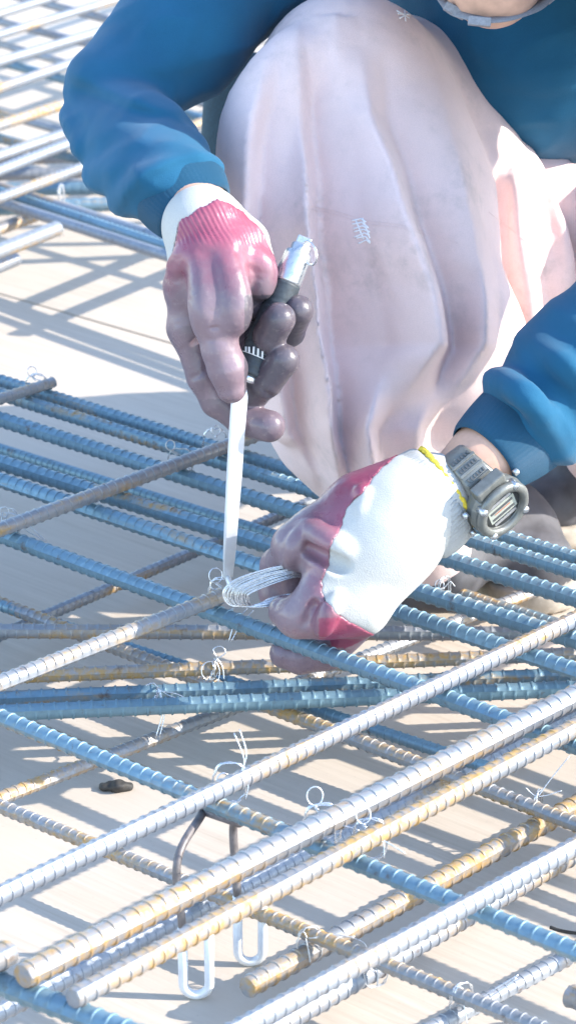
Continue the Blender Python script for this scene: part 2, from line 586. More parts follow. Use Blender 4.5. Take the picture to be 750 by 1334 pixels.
# ------------------------------------------------------------------ reinforcing bars
BARS = {}
def rebar(key, x0, y0, x1, y1, z, dia, mat, label, ext=(0.5, 0.5), group=None, pitch=None, stag=True, roll=None, lod=0):
    dia = dia * (0.88 if lod == 0 else 1.0)
    p0, p1 = G(x0, y0, z), G(x1, y1, z)
    dv = (p1 - p0) / np.linalg.norm(p1 - p0)
    p0 = p0 - dv * ext[0]; p1 = p1 + dv * ext[1]
    L = np.linalg.norm(p1 - p0)
    R = dia / 2 * 0.94
    pitch = pitch or dia * 0.70
    seg = 22 if lod == 0 else 10
    stations = [0.0, .39, .43, .57, .61] if not stag else [.39, .43, .57, .61, .89, .93, .07, .11]
    if lod: stations = [0.0, .38, .5, .62]
    npit = int(L / pitch) + 1
    s = np.sort((np.arange(npit)[:, None] + np.array(sorted(stations))[None, :]).ravel()) * pitch
    s = np.concatenate([[0.0, 0.001], s[(s > 0.0015) & (s < L - 0.0015)], [L - 0.001, L]])
    nr = len(s) - 1
    roll = random.uniform(0, math.pi) if roll is None else roll
    th = np.arange(seg) * 2 * math.pi / seg
    ph = s / pitch
    def rib(u):
        u = np.abs((u % 1.0) - 0.5)
        return np.clip((0.112 - u) / 0.04, 0, 1)
    top = np.sin(th)
    body = np.clip(np.abs(top) * 3.0 - 0.55, 0, 1) ** 0.7
    hgt = np.where(top[None, :] >= 0, rib(ph)[:, None], rib(ph + (0.5 if stag else 0))[:, None]) * body[None, :]
    lon = np.clip((0.22 - np.abs(top)) / 0.12, 0, 1)[None, :]
    r = R + dia * 0.058 * np.maximum(hgt, lon * 1.0)
    r[0] *= 0.94; r[-1] *= 0.94
    X = np.repeat(s[:, None], seg, 1)
    Y = r * np.cos(th + roll)[None, :]; Z = r * np.sin(th + roll)[None, :]
    V = np.stack([X, Y, Z], -1).reshape(-1, 3)
    i = np.arange(nr)[:, None] * seg; k = np.arange(seg)[None, :]; l = (k + 1) % seg
    Q = np.stack([i + k, i + seg + k, i + seg + l, i + l], -1).reshape(-1, 4)
    # slightly domed sawn ends
    e0 = len(V)
    V = np.vstack([V, [[-0.0008, 0, 0], [L + 0.0008, 0, 0]]])
    caps = []
    for a in range(0, seg, 2):
        b_, c_ = (a + 1) % seg, (a + 2) % seg
        caps.append((e0, a, b_, c_)); q = nr * seg
        caps.append((e0 + 1, q + c_, q + b_, q + a))
    Q = np.vstack([Q, np.array(caps)])
    # a slight natural bow, zero inside the part that the picture shows
    o = mesh_obj('rebar', V, Q, M[mat])
    if lod == 0:
        o.data.set_sharp_from_angle(angle=math.radians(32))
    dirv, sd_, up = frame_of(dv)
    mt = Matrix(((dirv[0], sd_[0], up[0], p0[0]), (dirv[1], sd_[1], up[1], p0[1]), (dirv[2], sd_[2], up[2], p0[2]), (0, 0, 0, 1)))
    o.matrix_world = mt
    tag(o, label, 'rebar', group)
    BARS[key] = (p0, dv, dia)
    return o

GT, GL, GH, GF = 'bars of the upper mat', 'bars of the lower mat', 'level bars running side to side', 'bars of the far mat'
Z8 = 0.150
# upper mat, running up to the right
rebar('F1', 0, 1166, 750, 806, Z8 + .0150, .0172, 'steel', 'straight bar rising to the right just above the thickest, passing near the black scrap', (0.3, 0.5), GT, roll=1.25)
rebar('F2', 30, 1272, 750, 906, Z8 + .0178, .0220, 'steel_rusty', 'thickest bar with its sawn end showing at the lower left', (0, 0.5), GT, stag=False, roll=0.2, pitch=0.0128)
rebar('F3', 95, 1301, 750, 947, Z8 + .0154, .0182, 'steel_rusty', 'bar with orange stains and a round sawn end, nearest below the thickest bar', (0, 0.5), GT, stag=False, roll=1.0)
rebar('F5', 345, 1322, 750, 1102, Z8 + .0150, .0170, 'steel', 'bar resting across the bumpy blue bar at lower right', (0.3, 0.4), GT, roll=1.3)
rebar('A2', 0, 890, 290, 776, Z8 + .0158, .0165, 'steel_rusty', 'bar lit cream at its left end that leads up to the tip of the hook', (0.4, 0.30), GT)
rebar('A1', 0, 690, 290, 583, Z8 + .0158, .0165, 'steel_rusty', 'shaded bar with rust patches, tied twice behind the hook blade', (0.4, 0.5), GT)
rebar('A0', 0, 520, 70, 498, Z8 + .0142, .0140, 'steel_rusty', 'short end of a rusty bar tied on at the left edge of the mat', (0.4, 0), GT)
rebar('END', -180, 1338, 14, 1240, Z8 + .0178, .0220, 'steel_rusty', 'yellow rusted bar end peeping in at the lower left edge', (0.2, 0), GT)
# just under the upper mat, same direction
rebar('F2b', 100, 1268, 705, 957, 0.030, .0165, 'steel', 'bar half hidden between the two bars with sawn ends', (0.1, 0.2), GT)
rebar('F4', 322, 1286, 750, 1049, 0.030, .0205, 'steel_rusty', 'yellow stained bar with its end on show, passing under the bumpy blue bar', (0, 0.4), GT, roll=0.4)
rebar('F5b', 345, 1347, 700, 1141, 0.030, .0180, 'steel', 'bar tucked under another of the same run at lower right', (0.3, 0.4), GT)
rebar('F6', 577, 1332, 745, 1244, 0.030, .0155, 'steel_rusty', 'short stretch of low bar at the bottom right, next to a broad shadow', (0.2, 0.3), GL)
# upper mat, running down to the right
rebar('B8', 0, 934, 750, 1240, Z8, .0162, 'steel_clean_shade', 'bumpy blue grey bar crossing under the front bars from left to lower right', (0.5, 0.5), GT, pitch=0.0118, roll=0.1, stag=False)
rebar('B6', 15, 702, 680, 946, Z8, .0180, 'steel_clean_shade', 'bar passing right under the hand that holds the wires', (0.5, 0.5), GT, roll=0.3)
rebar('B5', 0, 625, 340, 738, Z8, .0175, 'steel_clean_shade', 'blue shaded bar just above the one under the wire hand', (0.5, 0.9), GT)
rebar('B4', 0, 602, 640, 800, Z8, .0190, 'steel_clean_shade', 'blue shaded bar reaching from the left edge to below the wristwatch', (0.5, 0.5), GT)
rebar('B2', 0, 546, 640, 746, Z8, .0185, 'steel_clean_shade', 'second blue bar from the back edge of the mat, directly under the watch', (0.5, 0.5), GT)
rebar('B1b', 0, 513, 640, 712, Z8, .0165, 'steel_clean_shade', 'front one of the pair of touching bars at the back edge', (0.5, 0.5), GT)
rebar('B1a', 0, 496, 640, 694, Z8, .0165, 'steel_clean_shade', 'rear one of the pair of touching bars at the back edge', (0.5, 0.5), GT)
rebar('BL', 0, 1281, 180, 1350, Z8, .0200, 'steel_clean_shade', 'thick bumpy bar under the two sawn ends at the bottom left', (0.4, 0.3), GT, roll=0.1, stag=False)
# level bars, laid diagonally to the grid
rebar('H1', 0, 822, 750, 826, 0.084, .0165, 'steel_rusty', 'uppermost level bar with a bright left end, under the hook tip', (0.4, 0.4), GH, roll=0.6)
rebar('H2', 0, 882, 750, 852, 0.080, .0155, 'steel_rusty', 'thin level bar between the single and the paired level bars', (0.3, 0.4), GH, roll=0.3)
rebar('H3a', 0, 911, 750, 880, 0.066, .0180, 'steel_clean_shade', 'rear bar of the level pair that touches along its length', (0.4, 0.4), GH, roll=0.5)
rebar('H3b', 0, 929, 750, 897, 0.066, .0180, 'steel_clean_shade', 'front bar of the level pair that touches along its length', (0.4, 0.4), GH, roll=0.5)
# lower mat
rebar('L1', 0, 1050, 680, 1330, 0.048, .0145, 'steel_rusty', 'thin low bar running down to the right past the feet of the wire chair', (0.5, 0.3), GL, roll=0.3)
rebar('L2', 375, 930, 750, 1074, 0.048, .0155, 'steel_rusty', 'low brown bar under the front bars at right, tied near the right edge', (0.6, 0.4), GL, roll=0.3)
rebar('B7', 0, 788, 90, 818, 0.048, .0135, 'steel_clean_shade', 'low bar in shade under the bright left end of the level bar', (0.5, 0.5), GL)
rebar('B3', 0, 585, 365, 700, 0.048, .0140, 'steel_clean_shade', 'thin low bar in shade seen between the blue bars at left', (0.5, 0.9), GL)
rebar('LA1', 60, 802, 260, 716, 0.030, .0140, 'steel', 'low bar with a sunlit middle on the shaded plywood', (0.3, 0.4), GL)
rebar('LA2', 0, 1040, 250, 943, 0.030, .0145, 'steel_rusty', 'low bar lit yellow at left that dives under the level pair', (0.3, 0.5), GL)
rebar('RE', 742, 1296, 900, 1366, 0.030, .0220, 'steel_rusty', 'rusted bar end just inside the right edge near the bottom', (0, 0.2), GL)
# the far mat, out of focus
ZF = 0.105
far = [
 ('FB1', 55, 268, 220, 322, ZF, .0145, 'steel_clean_shade', 'rear bar of the pair at the front edge of the far mat'),
 ('FB1b', 40, 276, 220, 334, ZF, .0145, 'steel', 'front bar of the pair at the front edge of the far mat'),
 ('FH3', 0, 272, 145, 266, ZF - .018, .0200, 'steel_clean_shade', 'lowest of three level bars of the far mat'),
 ('FH2', 0, 247, 130, 245, ZF - .018, .0180, 'steel_clean_shade', 'middle one of three level bars of the far mat'),
 ('FH1', 0, 228, 115, 224, ZF - .018, .0160, 'steel_rusty', 'topmost of three level bars of the far mat'),
 ('FA1', 0, 327, 76, 297, ZF + .018, .0190, 'steel_rusty', 'thick cream lit bar end at the front edge of the far mat'),
 ('FA2', -60, 372, 22, 337, ZF - .018, .0170, 'steel', 'bright bar end cut by the left edge below the far mat'),
 ('FA5', 0, 222, 105, 181, ZF + .018, .0170, 'steel', 'white lit bar of the far mat beside the elbow, lower of two'),
 ('FA4', 0, 203, 95, 171, ZF + .018, .0170, 'steel_rusty', 'cream lit bar of the far mat beside the elbow, upper of two'),
 ('FA3', 0, 163, 82, 136, ZF + .018, .0170, 'steel_rusty', 'yellowish bar of the far mat level with the elbow crease'),
 ('FB2', 0, 80, 85, 104, ZF, .0150, 'steel_clean_shade', 'blue grey bar of the far mat level with the upper arm'),
 ('FB6', 0, 57, 85, 82, 0.04, .0130, 'steel', 'thin low bar of the far mat beside the upper arm'),
 ('FA6', 8, 78, 115, 46, ZF + .018, .0170, 'steel_rusty', 'cream bar of the far mat crossing beside the upper arm'),
 ('FB4', 40, 0, 135, 24, ZF, .0150, 'steel', 'bar at the top left above the upper arm'),
 ('FA7', 0, 18, 55, 1, ZF + .018, .0160, 'steel_rusty', 'short piece of bar in the top left corner'),
 ('FB8', 20, 250, 200, 307, ZF, .0145, 'steel', 'bar of the far mat just behind the pair at its front edge'),
 ('FB9', 0, 212, 180, 262, 0.04, .0140, 'steel_rusty', 'low bar of the far mat crossing under its three level bars'),
 ('FA8', 228, 322, 430, 240, ZF + .018, .0180, 'steel', 'bar of the far mat that ends behind the glove cuff'),
 ('FA9', -40, 128, 90, 84, ZF + .018, .0170, 'steel', 'pale bar of the far mat above the yellowish one'),
 ('FA10', 0, 258, 118, 214, ZF + .018, .0160, 'steel_rusty', 'rusty bar of the far mat crossing its three level bars'),
 ('FA11', 218, 290, 420, 208, ZF + .018, .0180, 'steel', 'bar of the far mat that starts behind the sleeve cuff'),
 ('FA12', -20, 306, 48, 281, ZF - .02, .0160, 'steel_rusty', 'yellow rusted stub under the thick cream bar end'),
 ('FB11', 0, 180, 110, 209, ZF, .0150, 'steel_clean_shade', 'blue grey bar of the far mat meeting the bent elbow'),
 ('FB12', 0, 28, 120, 58, ZF, .0140, 'steel', 'grey bar of the far mat in the upper left'),
 ('FA13', 0, 45, 130, 6, ZF + .018, .0160, 'steel', 'pale bar of the far mat crossing near the top left corner'),
 ('FH4', 0, 209, 110, 205, ZF - .018, .0150, 'steel', 'thin level bar behind the three of the far mat'),
 ('FB7', 0, 148, 100, 176, 0.04, .0130, 'steel', 'thin low bar of the far mat under the yellowish ones'),
]
for k_, x0, y0, x1, y1, z_, d_, m_, lab in far:
    e0, e1 = 0.5, 1.0
    if k_ in ('FA1', 'FA2', 'FA12'): e1 = 0
    if k_ in ('FA8', 'FA11'): e0, e1 = 0, 0.6
    rebar(k_, x0, y0, x1, y1, z_, d_, m_, lab, (e0, e1), GF, lod=1)
rebar('FR', 640, 438, 760, 480, 0.05, .0150, 'steel_rusty', 'low bar on the sunlit floor glimpsed below the trouser hem', (0.1, 0.5), GF, lod=1)

# ------------------------------------------------------------------ wire ties
WR = 0.00055
def tie(name_label, x, y, zc, spread, diag, tail=None, eye=None, strands=2, hang=None, mat='wire'):
    """binding wire round a crossing; tail / eye / hang in picture pixels at the crossing's depth"""
    spread = (spread[0] * 0.76, spread[1] * 0.82)
    c = G(x, y, zc)
    dep = float((c - C0) @ FWD)
    root = empty('wire_tie', c)
    tag(root, name_label, 'wire tie', 'wire ties on the bars')
    hd = np.array([math.cos(diag), math.sin(diag), 0.0])
    up = np.array([0, 0, 1.0])
    lp = MB()
    for s_ in range(strands):
        off = np.cross(hd, up) * (s_ - 0.5 * (strands - 1)) * 0.0016
        a = np.linspace(0, 2 * math.pi, 28, endpoint=False)
        ex = (np.abs(np.cos(a)) ** 0.75) * np.sign(np.cos(a)); ez = (np.abs(np.sin(a)) ** 0.75) * np.sign(np.sin(a))
        pts = hd[None, :] * (ex * spread[0])[:, None] + up[None, :] * (ez * spread[1])[:, None] + off[None, :]
        pts = pts + rng.normal(0, 0.0005, pts.shape)
        lp.add(*tube(pts, WR, 6, closed=True))
    lp.build('binding_loop', M[mat], root)
    def q(px, py, dz=0):
        return P(px, py, dep - spread[1] * 0.6 + dz) - c
    for key, val in (('tail', tail), ('hang', hang)):
        if not val: continue
        mb = MB()
        for line in val:
            pts = spline([q(*p_) for p_ in line], 6)
            mb.add(*tube(pts, WR, 6))
        mb.build('loose_end', M[mat], root)
    if eye:
        ex_, ey_, er, bx, by = eye
        rr = er * dep / FPX
        ec = q(ex_, ey_)
        a = np.linspace(0, 2 * math.pi, 22, endpoint=False)
        rw = RGT * 0.95 + FWD * 0.3
        ring = ec[None, :] + rw[None, :] * (rr * np.cos(a))[:, None] + UPV[None, :] * (rr * 1.1 * np.sin(a))[:, None]
        mb = MB().add(*tube(ring, WR, 6, closed=True))
        # two twisted strands from the eye down to the loop
        b0 = ec - UPV * rr * 1.1; b1 = q(bx, by)
        ax_, s_, u_ = frame_of(b1 - b0)
        t = np.linspace(0, 1, 24)
        for ph in (0, math.pi):
            pts = b0[None, :] + (b1 - b0)[None, :] * t[:, None] + 0.0008 * (np.cos(t * 14 + ph)[:, None] * s_ + np.sin(t * 14 + ph)[:, None] * u_)
            mb.add(*tube(pts, WR, 6))
        mb.build('twisted_eye', M[mat], root)
    return root

DG = 0.05
tie('silver wire tie above the dark wire chair, its tail standing straight up', 300, 1019, Z8 + .009, (.017, .021), DG, tail=[[(312, 1018), (318, 990), (305, 955)], [(306, 1020), (321, 985), (312, 950)]], hang=[[(300, 1010), (322, 1020), (320, 1042)]], eye=(291, 1017, 9, 303, 1022), strands=3)
tie('wire tie with a round eye on the thickest bar', 420, 1075, Z8 + .009, (.019, .022), DG, eye=(410, 1037, 11, 420, 1066), hang=[[(418, 1064), (434, 1075), (436, 1098)]], tail=[[(420, 1068), (445, 1075), (468, 1082)]], strands=3)
tie('wire tie with a round eye on the bar below the thickest', 482, 1093, Z8 + .009, (.017, .021), DG, eye=(473, 1062, 10, 482, 1088), hang=[[(482, 1086), (498, 1095), (500, 1118)], [(485, 1088), (505, 1098), (528, 1112)]], strands=3)
tie('wire tie with two long ends sticking up near the right edge', 700, 1052, .040, (.014, .020), 1.2, tail=[[(700, 1038), (716, 1016), (741, 985)], [(700, 1038), (712, 1036), (731, 1030)], [(700, 1040), (690, 1032), (684, 1026)]], hang=[[(698, 1040), (703, 1062), (702, 1082)]])
tie('bushy wire tie beside the sawn end in the bottom middle', 403, 1232, .040, (.014, .020), 0.4, tail=[[(400, 1222), (395, 1214), (388, 1218)], [(402, 1222), (430, 1222), (462, 1220)], [(404, 1222), (440, 1218), (470, 1226), (478, 1236)]], hang=[[(398, 1222), (402, 1240), (404, 1255)]], mat='wire_dull')
tie('wire tie with one long straight end at the bottom right', 600, 1305, .040, (.014, .019), 0.6, tail=[[(600, 1300), (622, 1300), (648, 1286), (674, 1270)], [(600, 1302), (626, 1304), (652, 1290), (672, 1274)]], eye=(598, 1293, 6, 601, 1304), hang=[[(602, 1302), (606, 1320), (608, 1334)]])
tie('wire tie with two thin ends hanging over the level pair of bars', 205, 912, .066, (.019, .012), 1.55, tail=[[(206, 896), (200, 890), (190, 893)], [(206, 897), (225, 908), (247, 909)], [(208, 900), (230, 904), (246, 912)]], hang=[[(206, 896), (212, 925), (203, 962)], [(208, 896), (214, 930), (208, 960)]])
tie('knotted wire tie with two open loops on the thin level bar', 280, 872, .080, (.010, .011), 1.5, eye=(273, 874, 11, 283, 858), tail=[[(282, 856), (278, 846), (288, 842), (294, 850), (284, 858)], [(282, 856), (290, 870), (292, 886)]], hang=[[(280, 858), (286, 874), (284, 890)]])
tie('wire tie at the left edge on the shaded rusty bar', 8, 682, Z8 + .008, (.016, .020), DG, tail=[[(8, 668), (22, 672), (34, 690), (62, 706)], [(6, 668), (20, 670), (40, 686), (60, 704)]], hang=[[(4, 668), (2, 690), (12, 710)], [(10, 668), (6, 692), (18, 708)]], eye=(6, 667, 6, 8, 674), mat='wire_dull')
tie('wire tie where the rusty shaded bar crosses the second blue bar', 234, 604, Z8 + .008, (.016, .020), DG, eye=(222, 580, 6, 232, 592), tail=[[(230, 590), (240, 596), (252, 610)], [(228, 592), (238, 600), (248, 612)]], mat='wire_dull')
tie('wire tie with a small eye on the bar end at the back edge', 48, 505, Z8 + .008, (.015, .019), DG, eye=(42, 484, 6, 47, 495), tail=[[(48, 494), (60, 498), (70, 504)]])
tie('wire tie partly behind the hook blade at the back edge', 280, 578, Z8 + .008, (.016, .020), DG, eye=(281, 561, 6, 281, 570))
tie('wire knot on the blue bar beside the white glove back', 578, 768, Z8, (.013, .015), 1.0, eye=(572, 762, 6, 578, 766), tail=[[(578, 766), (586, 758), (592, 764)]], mat='wire_dull')
tie('blurred wire tie hanging from the level bars of the far mat', 80, 258, ZF, (.02, .022), 1.4, hang=[[(78, 240), (80, 270), (78, 310)], [(82, 240), (84, 270), (83, 308)]], mat='wire_dull')
tie('half finished wire tie under the hook tip', 290, 776, Z8 + .009, (.016, .021), DG, eye=(281, 750, 9, 289, 765), tail=[[(289, 764), (280, 768), (274, 764)]], hang=[[(322, 793), (306, 812), (298, 836)], [(330, 795), (313, 815), (301, 836)], [(272, 786), (277, 798), (284, 806)]], strands=3)
tie('wire tie under the paired bars at lower right', 490, 1262, .040, (.014, .019), 0.4, hang=[[(488, 1256), (492, 1270), (491, 1284)]], mat='wire_dull')

# cut wire lying near the right edge
cw = MB().add(*tube(spline([G(716, 1208, .004), G(732, 1213, .004), G(760, 1216, .010), G(800, 1212, .004)], 6), 0.0016, 6)).build('wire_offcut', M['dark'])
tag(cw, 'short dark wire offcut on the plywood at the right edge', 'wire')
# dark scrap on the plywood
c = G(150, 1030, 0)
V, Q = None, None
s = SDF(c - 0.025, c + 0.025, 0.0012)
s.cone(c + [-.010, 0.002, .003], c + [.004, -.002, .006], .005, .007, .002, squash=((0, 0, 1), .7))
s.cone(c + [.002, -.002, .005], c + [.013, .002, .003], .006, .004, .002)
V, Q = s.polygonise()
V = wrinkle(V, Q, lambda v: 0.0016 * noise.noise(Vector(v) * 160))
tag(mesh_obj('scrap', V - c, Q, M['dark'], smooth=False), 'small black scrap lying on the plywood between the bars', 'scrap').location = c

# ------------------------------------------------------------------ wire chair holding the upper mat
ch_root = empty('bar_chair', G(285, 1290, 0))
tag(ch_root, 'dark wire chair with two pale hooked feet under the bumpy blue bar', 'bar chair')
o0 = np.array(ch_root.location)
def uleg(xa, xb, ybot, topx, topy, ztop):
    f0 = G((xa + xb) / 2, ybot, 0.0035)
    wx = (xb - xa) / 2 * float((f0 - C0) @ FWD) / FPX
    top = G(topx, topy, ztop)
    a = np.linspace(math.pi, 2 * math.pi, 12)
    u = [f0 + np.array([wx * math.cos(t), 0, wx * (1 + math.sin(t))]) for t in a]
    l0 = u[0]
    up_pts = [top, l0 + np.array([-0.003, 0, (top[2] - l0[2]) * 0.86]), l0 + [0, 0, .05]]
    return top, spline(up_pts, 8), np.array([l0 + [0, 0, .05], l0 + [0, 0, .022]] + u + [u[-1] + [0, 0, .022], u[-1] + [0, -0.002, .055]])
tops = []
for xa, xb, yb, tx, ty in ((239, 273, 1296, 266, 1056), (310, 342, 1253, 313, 1072)):
    top, leg, foot = uleg(xa, xb, yb, tx, ty, Z8 - .0095)
    tops.append(top)
    MB().add(*tube(leg - o0, 0.0034, 10)).build('leg', M['chair_steel'], ch_root)
    MB().add(*tube(foot - o0, 0.0039, 12)).build('foot', M['white_plastic'], ch_root)
MB().add(*tube(np.linspace(tops[0], tops[1], 4) - o0, 0.0040, 10)).build('top_rail', M['chair_steel'], ch_root)
# ------------------------------------------------------------------ the worker
person = empty('person', G(600, 760, 0))
tag(person, 'crouching worker in blue sweatshirt and pale baggy trousers tying reinforcing bars', 'person')
PO = np.array(person.location)

def pp(lst):
    """list of (x, y, depth, radius in pixels) -> points, radii in metres"""
    pts = [P(x, y, dd) for x, y, dd, r in lst]
    rad = [r * dd / FPX for x, y, dd, r in lst]
    return pts, rad

def rib_attr(V, a, b, n):
    """angle round the axis a-b, times n: the ribs of a knitted cuff"""
    ax_, s_, u_ = frame_of(np.asarray(b) - np.asarray(a), FWD)
    q = V - np.asarray(a)
    return np.arctan2(q @ s_, q @ u_) * n

def mass(chains, h, pad=0.09, k=0.03):
    """chains: list of (list of (x,y,d,r), k)"""
    allp, allr = [], []
    for ch, kk in chains:
        p_, r_ = pp(ch); allp += p_; allr += r_
    lo, hi = bbox_of(allp, allr, pad)
    s = SDF(lo, hi, h)
    for ch, kk in chains:
        p_, r_ = pp(ch)
        s.chain(p_, r_, kk)
    return s

# ---- sweatshirt: torso, both sleeves
torso = [(760, 330, 3.52, 190), (715, 120, 3.30, 178), (690, -60, 3.16, 185), (680, -200, 3.08, 150)]
should = [(420, -215, 3.10, 105), (680, -215, 3.12, 135), (930, -215, 2.97, 112)]
arm_r = [(420, -215, 3.10, 105), (330, -60, 3.00, 88), (238, 42, 2.93, 80), (156, 118, 2.89, 70)]
fore_r = [(150, 152, 2.885, 67), (188, 198, 2.82, 72), (224, 238, 2.752, 62)]
arm_l = [(930, -230, 2.93, 112), (1000, -110, 2.69, 108), (1008, 60, 2.66, 100), (1000, 225, 2.73, 86)]
fore_l = [(1000, 225, 2.73, 86), (870, 358, 2.75, 84), (752, 484, 2.755, 79), (690, 546, 2.735, 66)]
s = mass([(torso, .05), (should, .05), (arm_r, .03), (arm_l, .03), (fore_l, .03), ([(680, -120, 3.08, 150), (705, 62, 3.09, 150)], .05), ([(900, -180, 2.98, 112), (935, 0, 2.81, 110), (940, 140, 2.81, 86)], .05)], 0.0046)  # last chain: unseen underarm bulk added to shade the trousers
# the forearm meets the upper arm in a sharp fold
p_, r_ = pp(fore_r)
s.chain(p_, r_, 0.006)
# fold rolls: elbow crease, wrinkles on the forearm
for line, r0, k in (([(86, 150, 2.870), (104, 172, 2.84), (112, 196, 2.82)], 9, .012),
                    ([(120, 236, 2.81), (170, 214, 2.755), (255, 190, 2.78)], 7, .022),
                    ([(152, 268, 2.78), (196, 232, 2.715), (278, 216, 2.745)], 12, .014),
                    ([(640, 492, 2.73), (690, 520, 2.675), (742, 595, 2.73)], 11, .014),
                    ([(690, 452, 2.74), (740, 480, 2.685), (800, 560, 2.74)], 7, .018),
                    ([(730, 420, 2.76), (770, 452, 2.70), (830, 540, 2.75)], 7, .020),
                    ([(735, -20, 3.08), (728, 80, 3.11), (735, 190, 3.13)], 14, .04)):
    q = [P(*t) for t in line]; rr = [r0 * t[2] / FPX for t in line]
    q = spline(q, 5); s.chain(list(q), list(np.full(len(q), rr[0])), k)
# neckline opening
s.cone(P(655, -200, 2.95), P(652, -190, 2.80), .058, .075, .01, carve=True)
V, Q = s.polygonise()
V = relax(V, Q, 2)
def fsw(v):
    q = Vector(v)
    return 0.0020 * noise.noise(q * 14) + 0.0006 * noise.noise(q * 45 + Vector((3, 1, 7))) + 0.0022 * max(0, 0.30 - abs(noise.noise(Vector((q.x * 14 + q.z * 10, q.y * 12, q.z * 26 - q.x * 9))))) / 0.30
V = wrinkle(V, Q, fsw)
# folds of the near sleeves: soft steps across the cloth, each along a curve (x, y)
def fold_steps(V, Q, steps):
    qv = V - C0; dd = qv @ FWD
    vx = CX + (qv @ RGT) / dd * FPX; vy = CY - (qv @ UPV) / dd * FPX
    fac = np.clip((vnormals(V, Q) @ -FWD) / 0.4, 0, 1)
    out = np.zeros(len(V))
    for xs, ys, up_h, up_w, lo_h, lo_w, dmax in steps:
        s_ = vy - np.interp(vx, xs, ys)
        ends = np.clip((vx - xs[0] + 12) / 20, 0, 1) * np.clip((xs[-1] + 12 - vx) / 25, 0, 1)
        sg = 1 / (1 + np.exp(-np.clip(s_ / 3.5, -30, 30)))
        st = up_h * np.exp(np.minimum(s_, 0) / up_w) * (1 - sg) - lo_h * np.exp(-np.maximum(s_, 0) / lo_w) * sg
        out += st * ends * (dd < dmax)
    return V - FWD[None, :] * (out * fac)[:, None]
V = fold_steps(V, Q, [
    ([70, 84, 112, 150, 200, 252], [98, 103, 114, 130, 147, 154], .011, 24, .017, 13, 2.97),
    ([80, 95, 112], [118, 140, 196], .002, 14, .004, 9, 2.97),
    ([150, 165, 190, 230, 288], [288, 258, 231, 212, 204], .007, 14, .008, 10, 2.90),
    ([120, 150, 200, 250], [206, 196, 186, 184], .004, 18, .004, 14, 2.90),
    ([140, 180, 230], [232, 218, 206], .002, 10, .002, 8, 2.90),
    ([110, 150, 190, 215], [92, 52, 18, -10], .0015, 6, .0015, 8, 3.0),
    ([200, 260, 330, 380], [96, 92, 70, 30], .003, 22, .003, 18, 3.0),
    ([650, 690, 720, 760], [496, 500, 530, 600], .003, 14, .005, 10, 2.85),
    ([690, 730, 770, 800], [452, 470, 520, 580], .003, 12, .004, 9, 2.85),
    ([600, 660, 720, 760], [60, 110, 120, 100], .003, 24, .003, 20, 3.2),
])
V = relax(V, Q, 1, 0.3)
mesh_obj('sweatshirt', V - PO, Q, M['sweat'], person)

# ribbed cuffs
def cuff(name, a, b, ra, rb, mat, n=40, wall=0.003, lip=0.0016, flat=None, rows=14, seg=240, parent=person, origin=PO, bulge=0.0, rib=0.0005):
    ax_, s_, u_ = frame_of(np.asarray(b) - np.asarray(a), FWD)
    a = np.asarray(a, float); L = np.linalg.norm(np.asarray(b) - a)
    fl = flat or (1.0, 1.0)
    Vv, Ff, rb_ = [], [], []
    prof = []
    for i in range(rows + 1):
        t = i / rows
        r = ra + (rb - ra) * t + bulge * math.sin(math.pi * t)
        if i in (0, rows): r -= lip
        prof.append((t * L, r))
    for i in range(rows, -1, -1):
        t = i / rows
        prof.append((t * L, ra + (rb - ra) * t + bulge * math.sin(math.pi * t) - wall - (0 if i not in (0, rows) else -0.0004)))
    for (t, r) in prof:
        for k in range(seg):
            an = 2 * math.pi * k / seg
            wob = 1 + 0.015 * math.sin(3 * an + t * 60) + 0.01 * math.sin(5 * an + 1)
            r_ = r + rib * math.cos(n * 2 * an)
            Vv.append(a + ax_ * t + r_ * wob * (fl[0] * math.cos(an) * s_ + fl[1] * math.sin(an) * u_))
            rb_.append(n * (an if an <= math.pi else 2 * math.pi - an))
    np_ = len(prof)
    for i in range(np_):
        j = (i + 1) % np_
        for k in range(seg):
            l = (k + 1) % seg
            Ff.append((i * seg + k, i * seg + l, j * seg + l, j * seg + k))
    return mesh_obj(name, np.array(Vv) - origin, Ff, mat, parent, attr={'rib': rb_})
px = 2.74 / FPX
cuff('sleeve_cuff', P(222, 235, 2.752), P(255, 279, 2.728), 63 * px, 53 * px, M['sweat_cuff'], n=30, flat=(1, .82), bulge=0.003, rib=0.00012)
cuff('sleeve_cuff', P(700, 536, 2.742), P(629, 599, 2.705), 68 * px, 55 * px, M['sweat_cuff'], n=30, flat=(1, .82), bulge=0.003, rib=0.00012)

# ---- trousers
leg1 = [(660, 250, 3.42, 120), (556, 138, 3.12, 102), (452, 106, 2.935, 100), (462, 250, 2.955, 164), (470, 370, 2.955, 165), (466, 470, 2.945, 130), (474, 545, 2.95, 96), (510, 610, 2.98, 68), (560, 720, 3.10, 56)]
leg2 = [(720, 250, 3.42, 130), (840, 300, 3.15, 108), (880, 310, 3.06, 104), (850, 430, 3.10, 110), (815, 520, 3.2, 88), (795, 575, 3.28, 66)]
drape = [(590, 150, 3.06, 66), (645, 270, 3.02, 66), (668, 400, 3.05, 52)]
drape2 = [(640, 180, 3.14, 80), (712, 300, 3.10, 62), (745, 425, 3.12, 52)]
s = mass([(leg1, .05), (leg2, .05), (drape, .025), (drape2, .025)], 0.0037)
